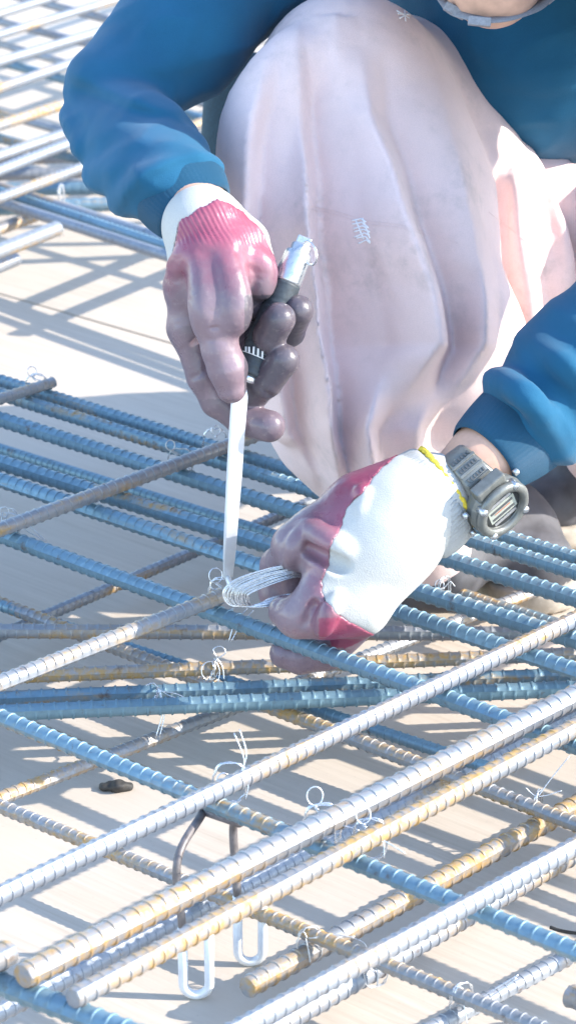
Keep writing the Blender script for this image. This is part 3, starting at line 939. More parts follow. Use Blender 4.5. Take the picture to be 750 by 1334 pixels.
# hanging folds of the loose cloth, each a soft ridge
ridges = [
    ([(384, 70, 2.87), (334, 175, 2.87), (342, 330, 2.87), (374, 550, 2.88)], 32, .03),
    ([(560, 330, 2.92), (605, 410, 2.92), (622, 470, 2.92), (590, 530, 2.92)], 34, .04),
    ([(440, 480, 2.85), (455, 560, 2.87), (480, 640, 2.92)], 24, .03),
    ([(640, 200, 3.0), (672, 330, 2.975), (690, 430, 3.0)], 12, .02),
    ([(670, 190, 3.06), (712, 290, 3.02), (735, 400, 3.04)], 13, .02),
    ([(700, 190, 3.12), (750, 290, 3.06), (780, 400, 3.06)], 14, .02),
]
for line, r0, k in ridges:
    q = spline([P(*t) for t in line], 6)
    n_ = len(q)
    rr = r0 * 2.85 / FPX * (0.55 + 0.45 * np.sin(np.linspace(0.4, math.pi * 0.85, n_)))
    s.chain(list(q), list(rr), k)
# sharper valleys between the folds
for line, r0, k in (
                    ([(648, 240, 2.97), (655, 330, 2.96), (668, 430, 2.98)], 8, .016),
                    ([(700, 230, 3.02), (722, 320, 3.0), (745, 400, 3.0)], 8, .016),
                    ([(742, 215, 3.06), (748, 260, 3.02), (790, 330, 3.0)], 9, .016)):
    q = spline([P(*t) for t in line], 6)
    s.chain  # (valleys are cut below)
    for i in range(len(q) - 1):
        s.cone(q[i], q[i + 1], r0 * 2.85 / FPX, r0 * 2.85 / FPX, k, carve=True)
V, Q = s.polygonise()
V = relax(V, Q, 2)
# crests and valleys of the hanging cloth: (x, height in mm) along four levels, same order in each
FOLD = {
    60:  [(300, 0), (350, 0), (372, 0), (390, 1), (400, 0), (440, 2), (470, 0), (500, 0), (560, 0), (600, 0)],
    150: [(285, 0), (330, 5), (350, -1), (392, 4), (408, -3), (450, 2), (482, 7), (505, -3), (580, 3), (612, 0)],
    300: [(288, -2), (315, 8), (332, -3), (402, 10), (416, -9), (470, -1), (536, 15), (555, -7), (618, 8), (640, -2)],
    450: [(330, -3), (350, 7), (366, -4), (420, 12), (433, -14), (505, -2), (576, 18), (594, -8), (632, 8), (650, 0)],
    560: [(340, -2), (370, 5), (384, -3), (429, 11), (440, -14), (478, 9), (494, -4), (545, 8), (562, -3), (610, 0)],
    620: [(380, 0), (408, 2), (420, -1), (440, 4), (452, -4), (485, 9), (500, -5), (540, 5), (560, 0), (600, 0)],
}
fy = sorted(FOLD)
fX = np.array([[p_[0] for p_ in FOLD[k_]] for k_ in fy], float)
fH = np.array([[p_[1] for p_ in FOLD[k_]] for k_ in fy], float)
def to_px(V):
    q = V - C0
    dd = q @ FWD
    return CX + (q @ RGT) / dd * FPX, CY - (q @ UPV) / dd * FPX, dd
nn = vnormals(V, Q)
vx, vy, vd = to_px(V)
disp = np.zeros(len(V))
sel = np.where((vx < 665) & (vy > 20) & (vy < 680) & (vd < 3.0) & ((nn @ -FWD) > 0.05))[0]
for i in sel:
    t = np.interp(vy[i], fy, np.arange(len(fy)))
    k_ = min(int(t), len(fy) - 2); t -= k_
    xs = fX[k_] * (1 - t) + fX[k_ + 1] * t
    hs = fH[k_] * (1 - t) + fH[k_ + 1] * t
    wgt = min(1.0, max(0.0, (float(nn[i] @ -FWD) - 0.05) / 0.5))
    wob = 6 * noise.noise(Vector((vx[i] * .004, vy[i] * .012, 2.0)))
    disp[i] = np.interp(vx[i] + wob, xs, hs) * 0.0030 * wgt
V = V - FWD[None, :] * disp[:, None]
V = relax(V, Q, 1, 0.25)
def ftr(v):
    q = Vector((v[0] * 22 + v[1] * 8, v[1] * 10, v[2] * 6))
    a = noise.noise(Vector((v[0] * 30 + v[2] * 22, v[1] * 20, v[2] * 16 - v[0] * 18)))
    return 0.0016 * noise.noise(q) + 0.0016 * (1 - abs(a) * 2.2 if abs(a) < .45 else 0) * max(0, noise.noise(Vector(v) * 9)) + 0.0004 * noise.noise(Vector(v) * 90)
V = wrinkle(V, Q, ftr)
mesh_trousers = mesh_obj('trousers', V - PO, Q, M['trouser'], person)

# stitched mends and a seam, laid on the surface of the cloth
from mathutils.bvhtree import BVHTree
bvh = BVHTree.FromPolygons([tuple(v) for v in V], [tuple(int(i) for i in q) for q in Q])
def on_cloth(x, y, lift=0.0002):
    r = RGT * ((x - CX) / FPX) - UPV * ((y - CY) / FPX) + FWD
    h_ = bvh.ray_cast(Vector(C0), Vector(r).normalized(), 6)
    if h_[0] is None: return None
    return np.array(h_[0]) + np.array(h_[1]) * lift
def stitches(name, lines, r, mat, n=5):
    mb = MB()
    for ln in lines:
        pts = []
        for i in range(len(ln) - 1):
            for t in np.linspace(0, 1, n, endpoint=False):
                q_ = on_cloth(ln[i][0] + (ln[i + 1][0] - ln[i][0]) * t, ln[i][1] + (ln[i + 1][1] - ln[i][1]) * t)
                if q_ is not None: pts.append(q_)
        if len(pts) > 2:
            mb.add(*tube(np.array(pts) - PO, r, 5))
    if mb.n: return mb.build(name, mat, mesh_trousers_parent)
mesh_trousers_parent = mesh_trousers
zig = []
for i in range(7):
    y0 = 288 + i * 4.6
    zig.append([(458 + i * 1.2 + random.uniform(-2, 2), y0 + random.uniform(-1, 3)), (470 + i * 1.2, y0 - 3), (479 + i * 0.8 + random.uniform(-2, 3), y0 + 3 + random.uniform(-3, 3))])
zig.append([(463, 286), (476, 318)]); zig.append([(472, 284), (484, 317)])
stitches('mending_stitch', zig, 0.0008, M['patch'])
stitches('mending_stitch', [[(516, 14), (536, 26)], [(520, 24), (534, 16)], [(526, 10), (528, 32)], [(518, 18), (538, 20)]], 0.0008, M['patch'])
stitches('seam', [[(404, 268), (440, 276), (480, 288), (520, 292), (560, 304), (600, 318)]], 0.00025, M['trouser'], 10)
stitches('seam', [[(404, 272), (440, 280), (480, 292), (520, 296), (560, 308)]], 0.00025, M['trouser'], 10)
stitches('seam', [[(636, 276), (655, 292), (672, 304), (700, 330)], [(694, 368), (718, 384), (748, 388)]], 0.00025, M['trouser'], 10)

# ---- the body itself: head, neck, arms down to the wrists, trunk and legs inside the clothes
HD = 2.80
def hp(x, y, dd, r): return (x, y, HD + dd, r)
body = [
    ([(680, -190, 3.10, 90), (715, 100, 3.32, 110), (750, 300, 3.50, 120)], .04),
    ([(440, -205, 3.10, 55), (238, 42, 2.935, 45), (155, 130, 2.89, 40), (222, 236, 2.77, 38), (252, 270, 2.733, 35), (262, 285, 2.715, 36)], .03),
    ([(910, -205, 2.98, 55), (1002, -40, 2.68, 48), (998, 230, 2.735, 44), (752, 484, 2.76, 46), (640, 590, 2.716, 40), (560, 655, 2.698, 42)], .03),
    ([(740, 330, 3.5, 80), (445, 115, 2.945, 70), (510, 610, 2.985, 45), (560, 720, 3.10, 40)], .04),
    ([(760, 320, 3.5, 80), (880, 305, 3.07, 66), (815, 520, 3.2, 46), (795, 590, 3.30, 36)], .04),
    # neck and head
    ([(665, -215, 3.06, 74), (650, -150, 2.84, 66)], .03),
    ([hp(642, -130, 0, 98), hp(642, -85, -.02, 92)], .03),
    ([hp(642, -60, -.03, 70), hp(640, -24, -.052, 44)], .04),
    ([hp(610, -58, -.02, 40), hp(640, -15, -.062, 34)], .03),
    ([hp(674, -58, -.02, 40), hp(644, -15, -.062, 34)], .03),
    # nose, ears
    ([hp(641, -120, -.092, 12), hp(640, -92, -.108, 16)], .014),
    ([hp(548, -110, .01, 15), hp(550, -85, .01, 13)], .008),
    ([hp(736, -110, .01, 15), hp(734, -85, .01, 13)], .008),
    # lips
    ([hp(622, -66, -.090, 8), hp(660, -66, -.090, 8)], .010),
    ([hp(626, -56, -.088, 9), hp(656, -56, -.088, 9)], .010),
]
s = mass(body, 0.0045)
for ex in (612, 670):
    s.cone(P(ex, -126, HD - .098), P(ex + 2, -126, HD - .094), .011, .011, .01, carve=True)
V, Q = s.polygonise(); V = relax(V, Q, 1)
mesh_obj('body', V - PO, Q, M['skin'], person)
for ex in (612, 670):
    eb = MB().add(*lathe(P(ex, -126, HD - .070) - PO, UPV, [(-.012, .001), (-.0105, .006), (-.006, .0105), (0, .012), (.006, .0105), (.0105, .006), (.012, .001)], 16))
    eb.build('eye', M['print'], person)
# stubble under the chin is in the material; helmet with its strap
hc = P(642, -150, HD + .005)
prof = [(.0, .134), (.012, .133), (.05, .130), (.09, .117), (.122, .088), (.143, .050), (.152, .004)]
hat_ax = UPV * 0.80 - FWD * 0.60
hb = MB().add(*lathe(hc - PO, hat_ax, prof, 40))
hat = hb.build('hard_hat', M['hat'], person)
brim = MB()
ax_, s_, u_ = frame_of(hat_ax, FWD)
seg = 40; Vv = []; Ff = []
for k in range(seg):
    an = 2 * math.pi * k / seg
    dv = math.cos(an) * s_ + math.sin(an) * u_
    ext = 0.128 + 0.012 + 0.045 * max(0, -float(dv @ (FWD - hat_ax * (FWD @ hat_ax)))) ** 2
    for (rr, zz) in ((.120, .004), (ext, -.006), (ext, -.010), (.120, -.001)):
        Vv.append(hc - PO + dv * rr + hat_ax * zz)
for k in range(seg):
    l = (k + 1) % seg
    for q in range(4):
        Ff.append((k * 4 + q, l * 4 + q, l * 4 + (q + 1) % 4, k * 4 + (q + 1) % 4))
brim.add(np.array(Vv), Ff).build('brim', M['hat'], hat)
# chin strap: under the chin, two cords up the cheeks
def ribbon(pts, wdir, wd, th=0.0012):
    pts = np.asarray(pts, float); n = len(pts)
    tg = np.gradient(pts, axis=0); tg /= np.linalg.norm(tg, axis=1)[:, None]
    Vv, Ff = [], []
    for i in range(n):
        wv = np.asarray(wdir[i] if np.ndim(wdir) == 2 else wdir, float)
        wv = wv - tg[i] * (wv @ tg[i]); wv /= np.linalg.norm(wv)
        nv = np.cross(tg[i], wv)
        for a, b_ in ((-1, -1), (1, -1), (1, 1), (-1, 1)):
            Vv.append(pts[i] + wv * a * wd / 2 + nv * b_ * th / 2)
    for i in range(n - 1):
        for k in range(4):
            l = (k + 1) % 4
            Ff.append((i * 4 + k, i * 4 + l, i * 4 + 4 + l, i * 4 + 4 + k))
    Ff.append((3, 2, 1, 0)); Ff.append(tuple(4 * (n - 1) + k for k in range(4)))
    return np.array(Vv), Ff
st = spline([P(535, -120, HD), P(556, -40, HD - .005), P(580, 4, HD - .040), P(606, 20, HD - .074), P(640, 26, HD - .086), P(680, 17, HD - .068), P(714, -4, HD - .035), P(742, -60, HD), P(748, -120, HD)], 6)
strap = MB().add(*ribbon(st - PO, FWD * 0.75 + UPV * 0.5, 0.011)).build('chin_strap', M['strap'], person)
for bx, by, bd, an in ((592, 14, -.062, .5), (624, 28, -.090, .1), (722, -8, -.03, -.7)):
    e1 = RGT * math.cos(an) - UPV * math.sin(an); e2 = RGT * math.sin(an) + UPV * math.cos(an)
    MB().add(*boxv(P(bx, by, HD + bd) - PO, e1, e2, FWD, .010, .004, .004)).build('buckle', M['strap'], strap, smooth=False, bevel=.001)

# ---- boots
def boot(toe, heel, ankle, sc_, label):
    toe = np.asarray(toe, float); heel = np.asarray(heel, float); ankle = np.asarray(ankle, float)
    s = SDF(np.minimum(np.minimum(toe, heel), ankle) - .09, np.maximum(np.maximum(toe, heel), ankle) + .09, .004)
    up = np.array([0, 0, 1.0])
    fw = (toe - heel); fw[2] = 0; fw /= np.linalg.norm(fw)
    s.cone(toe + up * .042 - fw * .045, toe + up * .050 - fw * .10, .042, .044, .03, squash=(up, .85))
    s.cone(toe + up * .055 - fw * .10, heel + up * .055 + fw * .05, .044, .036, .03)
    s.cone(heel + up * .05 + fw * .04, ankle, .038, .048, .03)
    s.cone(toe + up * .07 - fw * .12, ankle - up * .01 + fw * .01, .034, .044, .03)
    X, Y, Z = s.grid()
    F = np.maximum(s.F, (0.018 - Z).astype(np.float32))
    V, Q = s.polygonise(F); V = relax(V, Q, 1)
    V = wrinkle(V, Q, lambda v: .0015 * noise.noise(Vector(v) * 40))
    b_ = mesh_obj('boot', V - PO, Q, M['boot'], person)
    s2 = SDF(np.minimum(toe, heel) - .09, np.maximum(toe, heel) + .09, .004)
    s2.cone(toe + up * .02 - fw * .048, toe + up * .02 - fw * .10, .050, .050, .02)
    s2.cone(toe + up * .02 - fw * .10, heel + up * .02 + fw * .045, .050, .042, .02)
    F = np.maximum(np.maximum(s2.F, (0.002 - s2.ax[2]).astype(np.float32)[None, None, :]), (s2.ax[2] - 0.028).astype(np.float32)[None, None, :])
    V, Q = s2.polygonise(F)
    mesh_obj('sole', V - PO, Q, M['boot_sole'], b_)
    return b_
boot(G(722, 803, 0), G(572, 690, 0), P(560, 722, 3.12), 1, '')
boot(G(682, 714, 0), G(830, 662, 0), P(790, 590, 3.33), 1, '')

# ---- tool pouch on the hip, glimpsed between sleeve and knee
pc = P(288, 168, 3.22)
s = SDF(pc - .09, pc + .09, .004)
s.cone(pc + UPV * .04, pc - UPV * .05, .018, .024, .01, squash=(FWD, .8))
s.cone(pc + UPV * .05 + RGT * .03, pc - UPV * .05 + RGT * .03, .03, .032, .02, squash=(FWD, .7))
V, Q = s.polygonise(); V = relax(V, Q, 1)
pouch = mesh_obj('tool_pouch', V - PO, Q, M['pouch'], person)
# ------------------------------------------------------------------ gloves
DA = 2.70
pxa = DA / FPX
def A(x, y, mm): return P(x, y, DA + mm / 1000.0)

def hand_sdf(prims, h, pad=0.03):
    pts, rad = [], []
    for pr in prims:
        for q in pr[0]:
            pts.append(A(q[0], q[1], q[2])); rad.append(q[3] * pxa)
    lo, hi = bbox_of(pts, rad, pad)
    s = SDF(lo, hi, h)
    for pr in prims:
        pl = [A(q[0], q[1], q[2]) for q in pr[0]]
        rl = [q[3] * pxa for q in pr[0]]
        s.chain(pl, rl, pr[1], pr[2] if len(pr) > 2 else None)
    return s

def glove(prims, creases, h, coat_fn, wear_shade_fn, label, thick=0.0009, opening=None, ribs=None):
    s = hand_sdf(prims, h)
    for line, r0, k, carve in creases:
        q = spline([A(*t) for t in line], 5)
        for i in range(len(q) - 1):
            s.cone(q[i], q[i + 1], r0 * pxa, r0 * pxa, k, carve=carve)
    if opening:
        s.cone(opening[0], opening[1], opening[2], opening[2], .002, carve=True)
    X, Y, Z = s.grid()
    reg = coat_fn(X, Y, Z).astype(np.float32)
    V, Q = s.polygonise(s.F + 0.0022 * np.clip(-reg / 0.003, 0, 1))
    V = relax(V, Q, 1)
    base = mesh_obj('glove', V - PO, Q, M['knit'], person)
    base['label'] = label
    F = s.F - thick
    # sharp edged coating: inside the offset hand and inside the coated region
    F2 = np.maximum(F, reg)
    V, Q = s.polygonise(F2)
    V = relax(V, Q, 1)
    V = wrinkle(V, Q, lambda v: 0.0007 * noise.noise(Vector(v) * 45) + 0.00015 * (0.5 - abs(noise.noise(Vector((v[0] * 95, v[1] * 95, v[2] * 150)))) * 2.0) + 0.0001 * noise.noise(Vector(v) * 200))
    if ribs:
        ang = rib_attr(V, ribs[0], ribs[1], 1.0)
        x, y, dd = topx(V)
        fade = np.clip((ribs[2] - y) / 14.0, 0, 1)
        V = V + vnormals(V, Q) * (0.00035 * fade * np.sin(ang * 56))[:, None]
    co = mesh_obj('rubber_coating', V - PO, Q, M['rubber'], base, attr={'wear_shade': wear_shade_fn(V)})
    return base

def topx(V):
    """world -> picture pixels and depth"""
    q = V - C0
    dd = q @ FWD
    return CX + (q @ RGT) / dd * FPX, CY - (q @ UPV) / dd * FPX, dd

# right hand (left in the picture): grips the hook, thumb towards the camera
RH = [
    # wrist and palm
    ([(263, 293, 10, 50), (268, 300, 8, 52), (284, 345, 6, 52)], .012),
    ([(262, 318, 2, 34), (246, 372, 6, 28), (246, 425, 14, 24)], .014),
    ([(285, 320, 16, 34), (270, 420, 40, 26)], .012),
    ([(302, 322, 24, 32), (298, 408, 52, 25)], .012),
    ([(315, 322, 30, 28), (325, 385, 56, 23)], .012),
    ([(318, 318, 6, 34), (326, 352, 6, 29), (322, 392, 14, 26)], .014),
    # thumb
    ([(292, 335, -14, 34), (280, 392, -26, 30), (279, 418, -30, 27), (287, 455, -28, 21.5), (296, 480, -24, 23), (302, 506, -19, 18)], .006, .016),
    # index
    ([(246, 428, 14, 24), (264, 490, 18, 19.5), (283, 522, 24, 20), (316, 546, 26, 20), (350, 555, 14, 20.5)], .004, .012),
    # middle
    ([(270, 420, 40, 26), (298, 492, 42, 22), (330, 512, 22, 20), (346, 497, 6, 20.5), (369, 469, -7, 20.5)], .0025, .012),
    # ring
    ([(298, 408, 52, 25), (322, 465, 50, 22), (345, 455, 22, 20), (351, 438, -6, 20.5), (363, 416, -20, 20.5)], .0025, .012),
    # little
    ([(325, 388, 56, 23), (352, 440, 58, 20), (378, 432, 32, 18), (388, 404, 2, 19)], .0025, .010),
]
RC = [
    ([(264, 400, -40), (276, 408, -47), (296, 402, -46)], 2.4, .005, True),
    ([(260, 424, -40), (280, 426, -49), (302, 420, -44)], 2.0, .004, True),
    ([(232, 458, 2), (246, 452, -6), (256, 444, -4)], 2.4, .005, True),
    ([(246, 494, 6), (260, 488, 0), (272, 478, 2)], 2.2, .005, True),
    ([(330, 502, -10), (344, 510, -8), (354, 516, 2)], 2.0, .004, True),
    ([(318, 552, 6), (322, 565, 10), (318, 574, 18)], 2.0, .004, True),
    ([(300, 352, -44), (318, 348, -38), (336, 352, -24)], 2.6, .007, True),
    ([(230, 344, -10), (258, 326, -24), (300, 322, -28)], 6, .012, False),      # roll below the cuff
    ([(233, 352, -4), (236, 350, -14), (255, 333, -30)], 6, .006, False),
    ([(262, 438, -16), (256, 415, -22), (262, 385, -34)], 4.5, .010, True),                      # groove between thumb and index
    ([(252, 452, -6), (262, 480, -5), (275, 505, -5)], 3.5, .006, True),
    ([(268, 466, -46), (288, 462, -52), (308, 456, -46)], 2.6, .005, True),                      # thumb joint creases
    ([(268, 444, -46), (290, 444, -52), (310, 440, -44)], 2.2, .005, True),
    ([(312, 366, -40), (326, 376, -34), (338, 394, -22)], 4, .012, True),
    ([(296, 345, -38), (305, 385, -42), (306, 420, -40)], 6, .018, False),
    ([(262, 350, -30), (268, 380, -38), (266, 410, -42)], 5, .016, False),
    ([(332, 336, -14), (344, 352, -10), (342, 380, -8)], 5, .012, False),
]
def grid_px(X, Y, Z):
    qx, qy, qz = X - C0[0], Y - C0[1], Z - C0[2]
    dd = qx * FWD[0] + qy * FWD[1] + qz * FWD[2]
    return CX + (qx + 0 * dd) / dd * FPX, CY - (qx * UPV[0] + qy * UPV[1] + qz * UPV[2]) / dd * FPX, dd
def coatR(X, Y, Z):
    x, y, dd = grid_px(X, Y, Z)
    yb = np.interp(x, [195, 214, 226, 233, 260, 285, 314, 340, 365], [372, 350, 326, 289, 271, 260, 273, 298, 330])
    # on the far side of the wrist the edge comes lower
    yb = yb + np.clip((dd - DA + .008) / .02, 0, 1) * 34
    yb = yb + 1.0 * np.sin(x * .31) + 0.6 * np.sin(x * 1.1 + 1)
    return (yb - y) * pxa
def wear_shadeR(V):
    x, y, dd = topx(V)
    w_ = np.clip((y - 300) / 120.0, 0, 1)
    w_ = np.where(x > 335, np.maximum(w_, np.clip((y - 330) / 60, 0, 1)), w_)
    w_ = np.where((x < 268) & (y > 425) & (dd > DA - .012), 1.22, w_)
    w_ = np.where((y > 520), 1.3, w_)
    w_ = np.where((x > 318) & (y > 384) & (y < 530), 1.6, w_)  # curled fingers: dirt and painted-in shade together
    return w_
gR = glove(RH, RC, 0.00125, coatR, wear_shadeR, 'wine red rubber coated glove worn grey at the fingers, gripping the hook', ribs=(A(240, 252, 17), A(268, 306, 6), 322))
# knitted cuff of that glove
cuff('knit_cuff', A(254, 278, 12), A(264, 298, 9), 49 * pxa, 53.0 * pxa, M['knit_cuff'], n=34, flat=(1, .86), wall=0.0025, parent=gR, rows=12)
cr = np.linspace(0, 2 * math.pi, 90, endpoint=False)
def cuff_edge(a, b, r, mat, parent, flat, rr=0.0011):
    ax_, s_, u_ = frame_of(np.asarray(b) - np.asarray(a), FWD)
    pts = np.array([np.asarray(a) + (r + 0.0006 * math.sin(30 * t)) * (flat[0] * math.cos(t) * s_ + flat[1] * math.sin(t) * u_) + ax_ * 0.0008 * math.cos(30 * t) for t in cr])
    return MB().add(*tube(pts - PO, rr, 6, closed=True)).build('edge_stitching', mat, parent)
cuff_edge(A(255, 280, 12), A(268, 306, 6), 46 * pxa, M['yellow'], gR, (1, .86))

# left hand (right in the picture): a fist round the bundle of tie wires
LH = [
    ([(566, 646, 2, 56), (530, 672, 0, 62), (500, 700, -4, 66)], .014),
    ([(530, 640, 0, 44), (470, 662, -2, 40), (408, 700, -4, 34)], .018),
    ([(520, 670, -14, 52), (440, 728, -20, 42)], .020),
    ([(510, 700, -12, 56), (452, 772, -14, 44)], .020),
    ([(505, 720, 8, 54), (468, 790, 6, 38)], .018),
    # index over the wires
    ([(410, 700, -4, 34), (384, 712, -4, 28), (374, 730, 12, 23), (382, 762, 26, 20), (405, 782, 28, 18)], .006, .012),
    # middle and ring folded behind
    ([(404, 718, 22, 28), (362, 736, 30, 21), (358, 772, 34, 20), (390, 796, 30, 18)], .004, .010),
    # thumb below the wires
    ([(470, 790, -16, 36), (420, 800, -24, 30), (388, 804, -18, 25), (372, 797, -8, 21)], .008, .016),
    # web between thumb and index
    ([(430, 745, -26, 24), (412, 775, -28, 18), (396, 796, -26, 16)], .014),
    # little finger reaching under the bar
    ([(470, 800, 26, 28), (425, 850, 40, 23), (392, 855, 44, 22), (371, 851, 44, 19)], .004, .012),
]
LC = [
    ([(402, 690, -26), (430, 706, -42), (452, 716, -46)], 5, .012, False),
    ([(398, 712, -28), (425, 726, -44), (445, 738, -48)], 4, .010, True),
    ([(388, 700, -26), (380, 716, -24), (376, 730, -12)], 4, .008, False),
    ([(470, 640, -34), (478, 650, -36), (470, 668, -42)], 4, .008, False),
    ([(410, 785, -46), (402, 800, -46), (396, 816, -42)], 3, .006, True),
    ([(440, 778, -52), (428, 800, -52), (420, 822, -46)], 4, .010, False),
]
def coatL(X, Y, Z):
    # the edge of the coating runs slantwise over the back of the hand
    x, y, dd = grid_px(X, Y, Z)
    xb = np.interp(y, [575, 600, 622, 655, 700, 750, 780, 800, 825, 845], [532, 508, 488, 458, 436, 422, 420, 440, 484, 520])
    xb = xb + np.clip((dd - DA - .002) / .02, 0, 1) * (535 - xb)
    xb = xb + 2.0 * np.sin(y * .13) + 0.9 * np.sin(y * .47 + 1) + 0.3 * np.sin(y * 1.3)
    return (x - xb) * pxa
def wearL(V):
    x, y, dd = topx(V)
    w_ = np.clip((475 - x) / 95.0, 0, 1) * 0.8
    w_ = np.where(y > 838, 1.2, w_)
    w_ = np.where((y > 805) & (x > 415) & (y < 845), 0.0, w_)
    w_ = np.where(dd > DA + .02, np.maximum(w_, .8), w_)
    return w_
gL = glove(LH, LC, 0.0014, coatL, wearL, 'glove with white knitted back and wine red rubber palm, closed round the wires')
cuff('knit_cuff', A(578, 638, 3), A(534, 669, 0), 67 * pxa, 71 * pxa, M['knit_cuff'], n=34, rib=0.0008, flat=(1, .80), wall=0.0028, parent=gL, rows=12, bulge=0.002)
cuff_edge(A(583, 634.5, 3), A(533, 670, 0), 60 * pxa, M['yellow'], gL, (1, .80), 0.0026)

# ------------------------------------------------------------------ wristwatch
wa, wb = A(640, 597, 10), A(590, 640, 2)
axw = (wb - wa) / np.linalg.norm(wb - wa)
wc = A(612, 628, 4)
# the dial looks out and down from the wrist: direction from the wrist centre to the dial
dial_dir = (A(646, 676, -26) - wc); dial_dir -= axw * (dial_dir @ axw); dial_dir /= np.linalg.norm(dial_dir)
tang = np.cross(axw, dial_dir)
watch = empty('wristwatch', wc - PO, person)
watch['label'] = 'chunky grey resin sports watch on the bare wrist'
WO = wc
rw = 47.5 * pxa
def wring(a0, a1, rad, width, th, n):
    """strap section round the wrist, angle measured from the dial direction"""
    Vv, Ff = [], []
    for i in range(n + 1):
        a = a0 + (a1 - a0) * i / n
        dv = math.cos(a) * dial_dir * 0.86 + math.sin(a) * tang
        for (wv, tv) in ((-1, 0), (1, 0), (1, 1), (.8, 1.25), (-.8, 1.25), (-1, 1)):
            wd = width(a) if callable(width) else width
            Vv.append(dv * (rad + th * tv) + axw * wv * wd / 2)
    m_ = 6
    for i in range(n):
        for k in range(m_):
            l = (k + 1) % m_
            Ff.append((i * m_ + k, i * m_ + l, (i + 1) * m_ + l, (i + 1) * m_ + k))
    Ff.append(tuple(range(m_))[::-1]); Ff.append(tuple(n * m_ + k for k in range(m_)))
    return np.array(Vv), Ff
strap_o = MB().add(*wring(0.42, 2 * math.pi - 0.42, rw, lambda a: 0.024 + 0.012 * max(0, math.cos(a)) ** 2, 0.0034, 60)).build('strap', M['watch'], watch, smooth=True)
# raised bars and rows of notches on the strap
for s_ in (-1, 1):
    for a in (0.80, 1.12, 1.44):
        dv = math.cos(a) * dial_dir * 0.86 + math.sin(a) * tang * s_
        tv = -math.sin(a) * dial_dir * 0.86 + math.cos(a) * tang * s_
        tv /= np.linalg.norm(tv); nv = np.cross(tv, axw)
        MB().add(*boxv(dv * (rw + .0044), axw, tv, nv, .0125, .0014, .0012)).build('strap_bar', M['watch'], strap_o, smooth=False, bevel=.0005)
        for k in range(6):
            MB().add(*boxv(dv * (rw + .0046) + tv * .0042 + axw * (-.0085 + .0034 * k), axw, tv, nv, .0008, .0017, .0005)).build('notch', M['watch_dark'], strap_o, smooth=False)
dv0 = dial_dir * 0.86
cb = dial_dir * (rw * 0.86 + 0.001)
watch_parts0 = set(watch.children)
case = MB().add(*lathe(cb, dial_dir, [(-.004, .0215), (.001, .0235), (.006, .0245), (.010, .0240), (.0125, .0225)], 20, ref=axw)).build('case', M['watch'], watch, smooth=False, bevel=.0012)
bz = MB().add(*lathe(cb, dial_dir, [(.0115, .0180), (.0115, .0238), (.0145, .0240), (.0172, .0222), (.0172, .0178), (.0145, .0168), (.0120, .0168)], 40, ref=axw)).build('bezel', M['watch'], watch)
# lugs, screws, buttons
for k in range(4):
    an = math.pi / 4 + k * math.pi / 2
    dv = math.cos(an) * axw + math.sin(an) * tang
    MB().add(*lathe(cb + dv * .0222, dial_dir, [(.010, .0030), (.0165, .0030), (.0180, .0024)], 12)).build('screw', M['alu'], watch)
for s_ in (-1, 1):
    MB().add(*boxv(cb + tang * s_ * .0235 + dial_dir * .006, axw, tang, dial_dir, .0135, .0060, .0052)).build('lug', M['watch'], watch, smooth=False, bevel=.0018)
    for t_ in (-1, 1):
        bt = cb + axw * s_ * .0235 + tang * t_ * .0115 + dial_dir * .004
        MB().add(*lathe(bt, axw * s_, [(0, .0026), (.0032, .0026), (.0038, .0020)], 12)).build('button', M['alu'], watch)
MB().add(*lathe(cb, dial_dir, [(.0095, .0172), (.0128, .0172)], 32)).build('face', M['watch_dark'], watch)
MB().add(*boxv(cb + dial_dir * .0131, axw, tang, dial_dir, .0125, .0072, .0004)).build('display', M['lcd'], watch, smooth=False)
for tv_ in (-.0040, .0034):
    MB().add(*boxv(cb + dial_dir * .0137 + tang * tv_, axw, tang, dial_dir, .0105, .0012, .00012)).build('display_segment', M['watch_dark'], watch, smooth=False)
MB().add(*boxv(cb + dial_dir * .0137 + tang * .0006, axw, tang, dial_dir, .0075, .0004, .00012)).build('display_line', M['red_mark'], watch, smooth=False)
for s_ in (-1, 1):
    MB().add(*boxv(cb + dial_dir * .0134 + tang * s_ * .0098, axw, tang, dial_dir, .0105, .0014, .0004)).build('dial_bar', M['alu'], watch, smooth=False)

# the head of the watch is bulky for the strap
for o_ in list(watch.children):
    if o_ not in watch_parts0:
        for v_ in o_.data.vertices:
            q_ = np.array(v_.co) - cb
            v_.co = cb + q_ * 1.16
# ------------------------------------------------------------------ tying hook
t0 = A(394, 318, 8)            # far end of the handle
t1 = A(320, 497, 2)            # collar
hook = empty('tying_hook', t1)
tag(hook, 'tying hook with black rubber grip, silver cap and bright steel blade', 'hand tool')
ta, ts, tu = frame_of(t1 - t0, FWD)
Lh = np.linalg.norm(t1 - t0)
MB().add(*lathe(t0 - t1, ta, [(0.0, .0070), (.0015, .0088), (.007, .0090), (.008, .0112), (.012, .0122), (.034, .0126), (.0365, .0124)], 32)).build('end_cap', M['alu'], hook)
prof = []
for i in range(46):
    t = .0365 + (Lh - .0365 - .006) * i / 45
    prof.append((t, .0126 + .0012 * math.sin(math.pi * min(1, (t - .0365) / (Lh - .0365))) - (.0006 if i % 3 == 0 and i > 8 else 0)))
grip = MB().add(*lathe(t0 - t1, ta, prof, 36)).build('grip', M['grip'], hook)
MB().add(*lathe(t0 - t1, ta, [(Lh - .0065, .0090), (Lh - .006, .0104), (Lh - .001, .0104), (Lh + .0005, .0092)], 32)).build('collar', M['chrome'], hook)
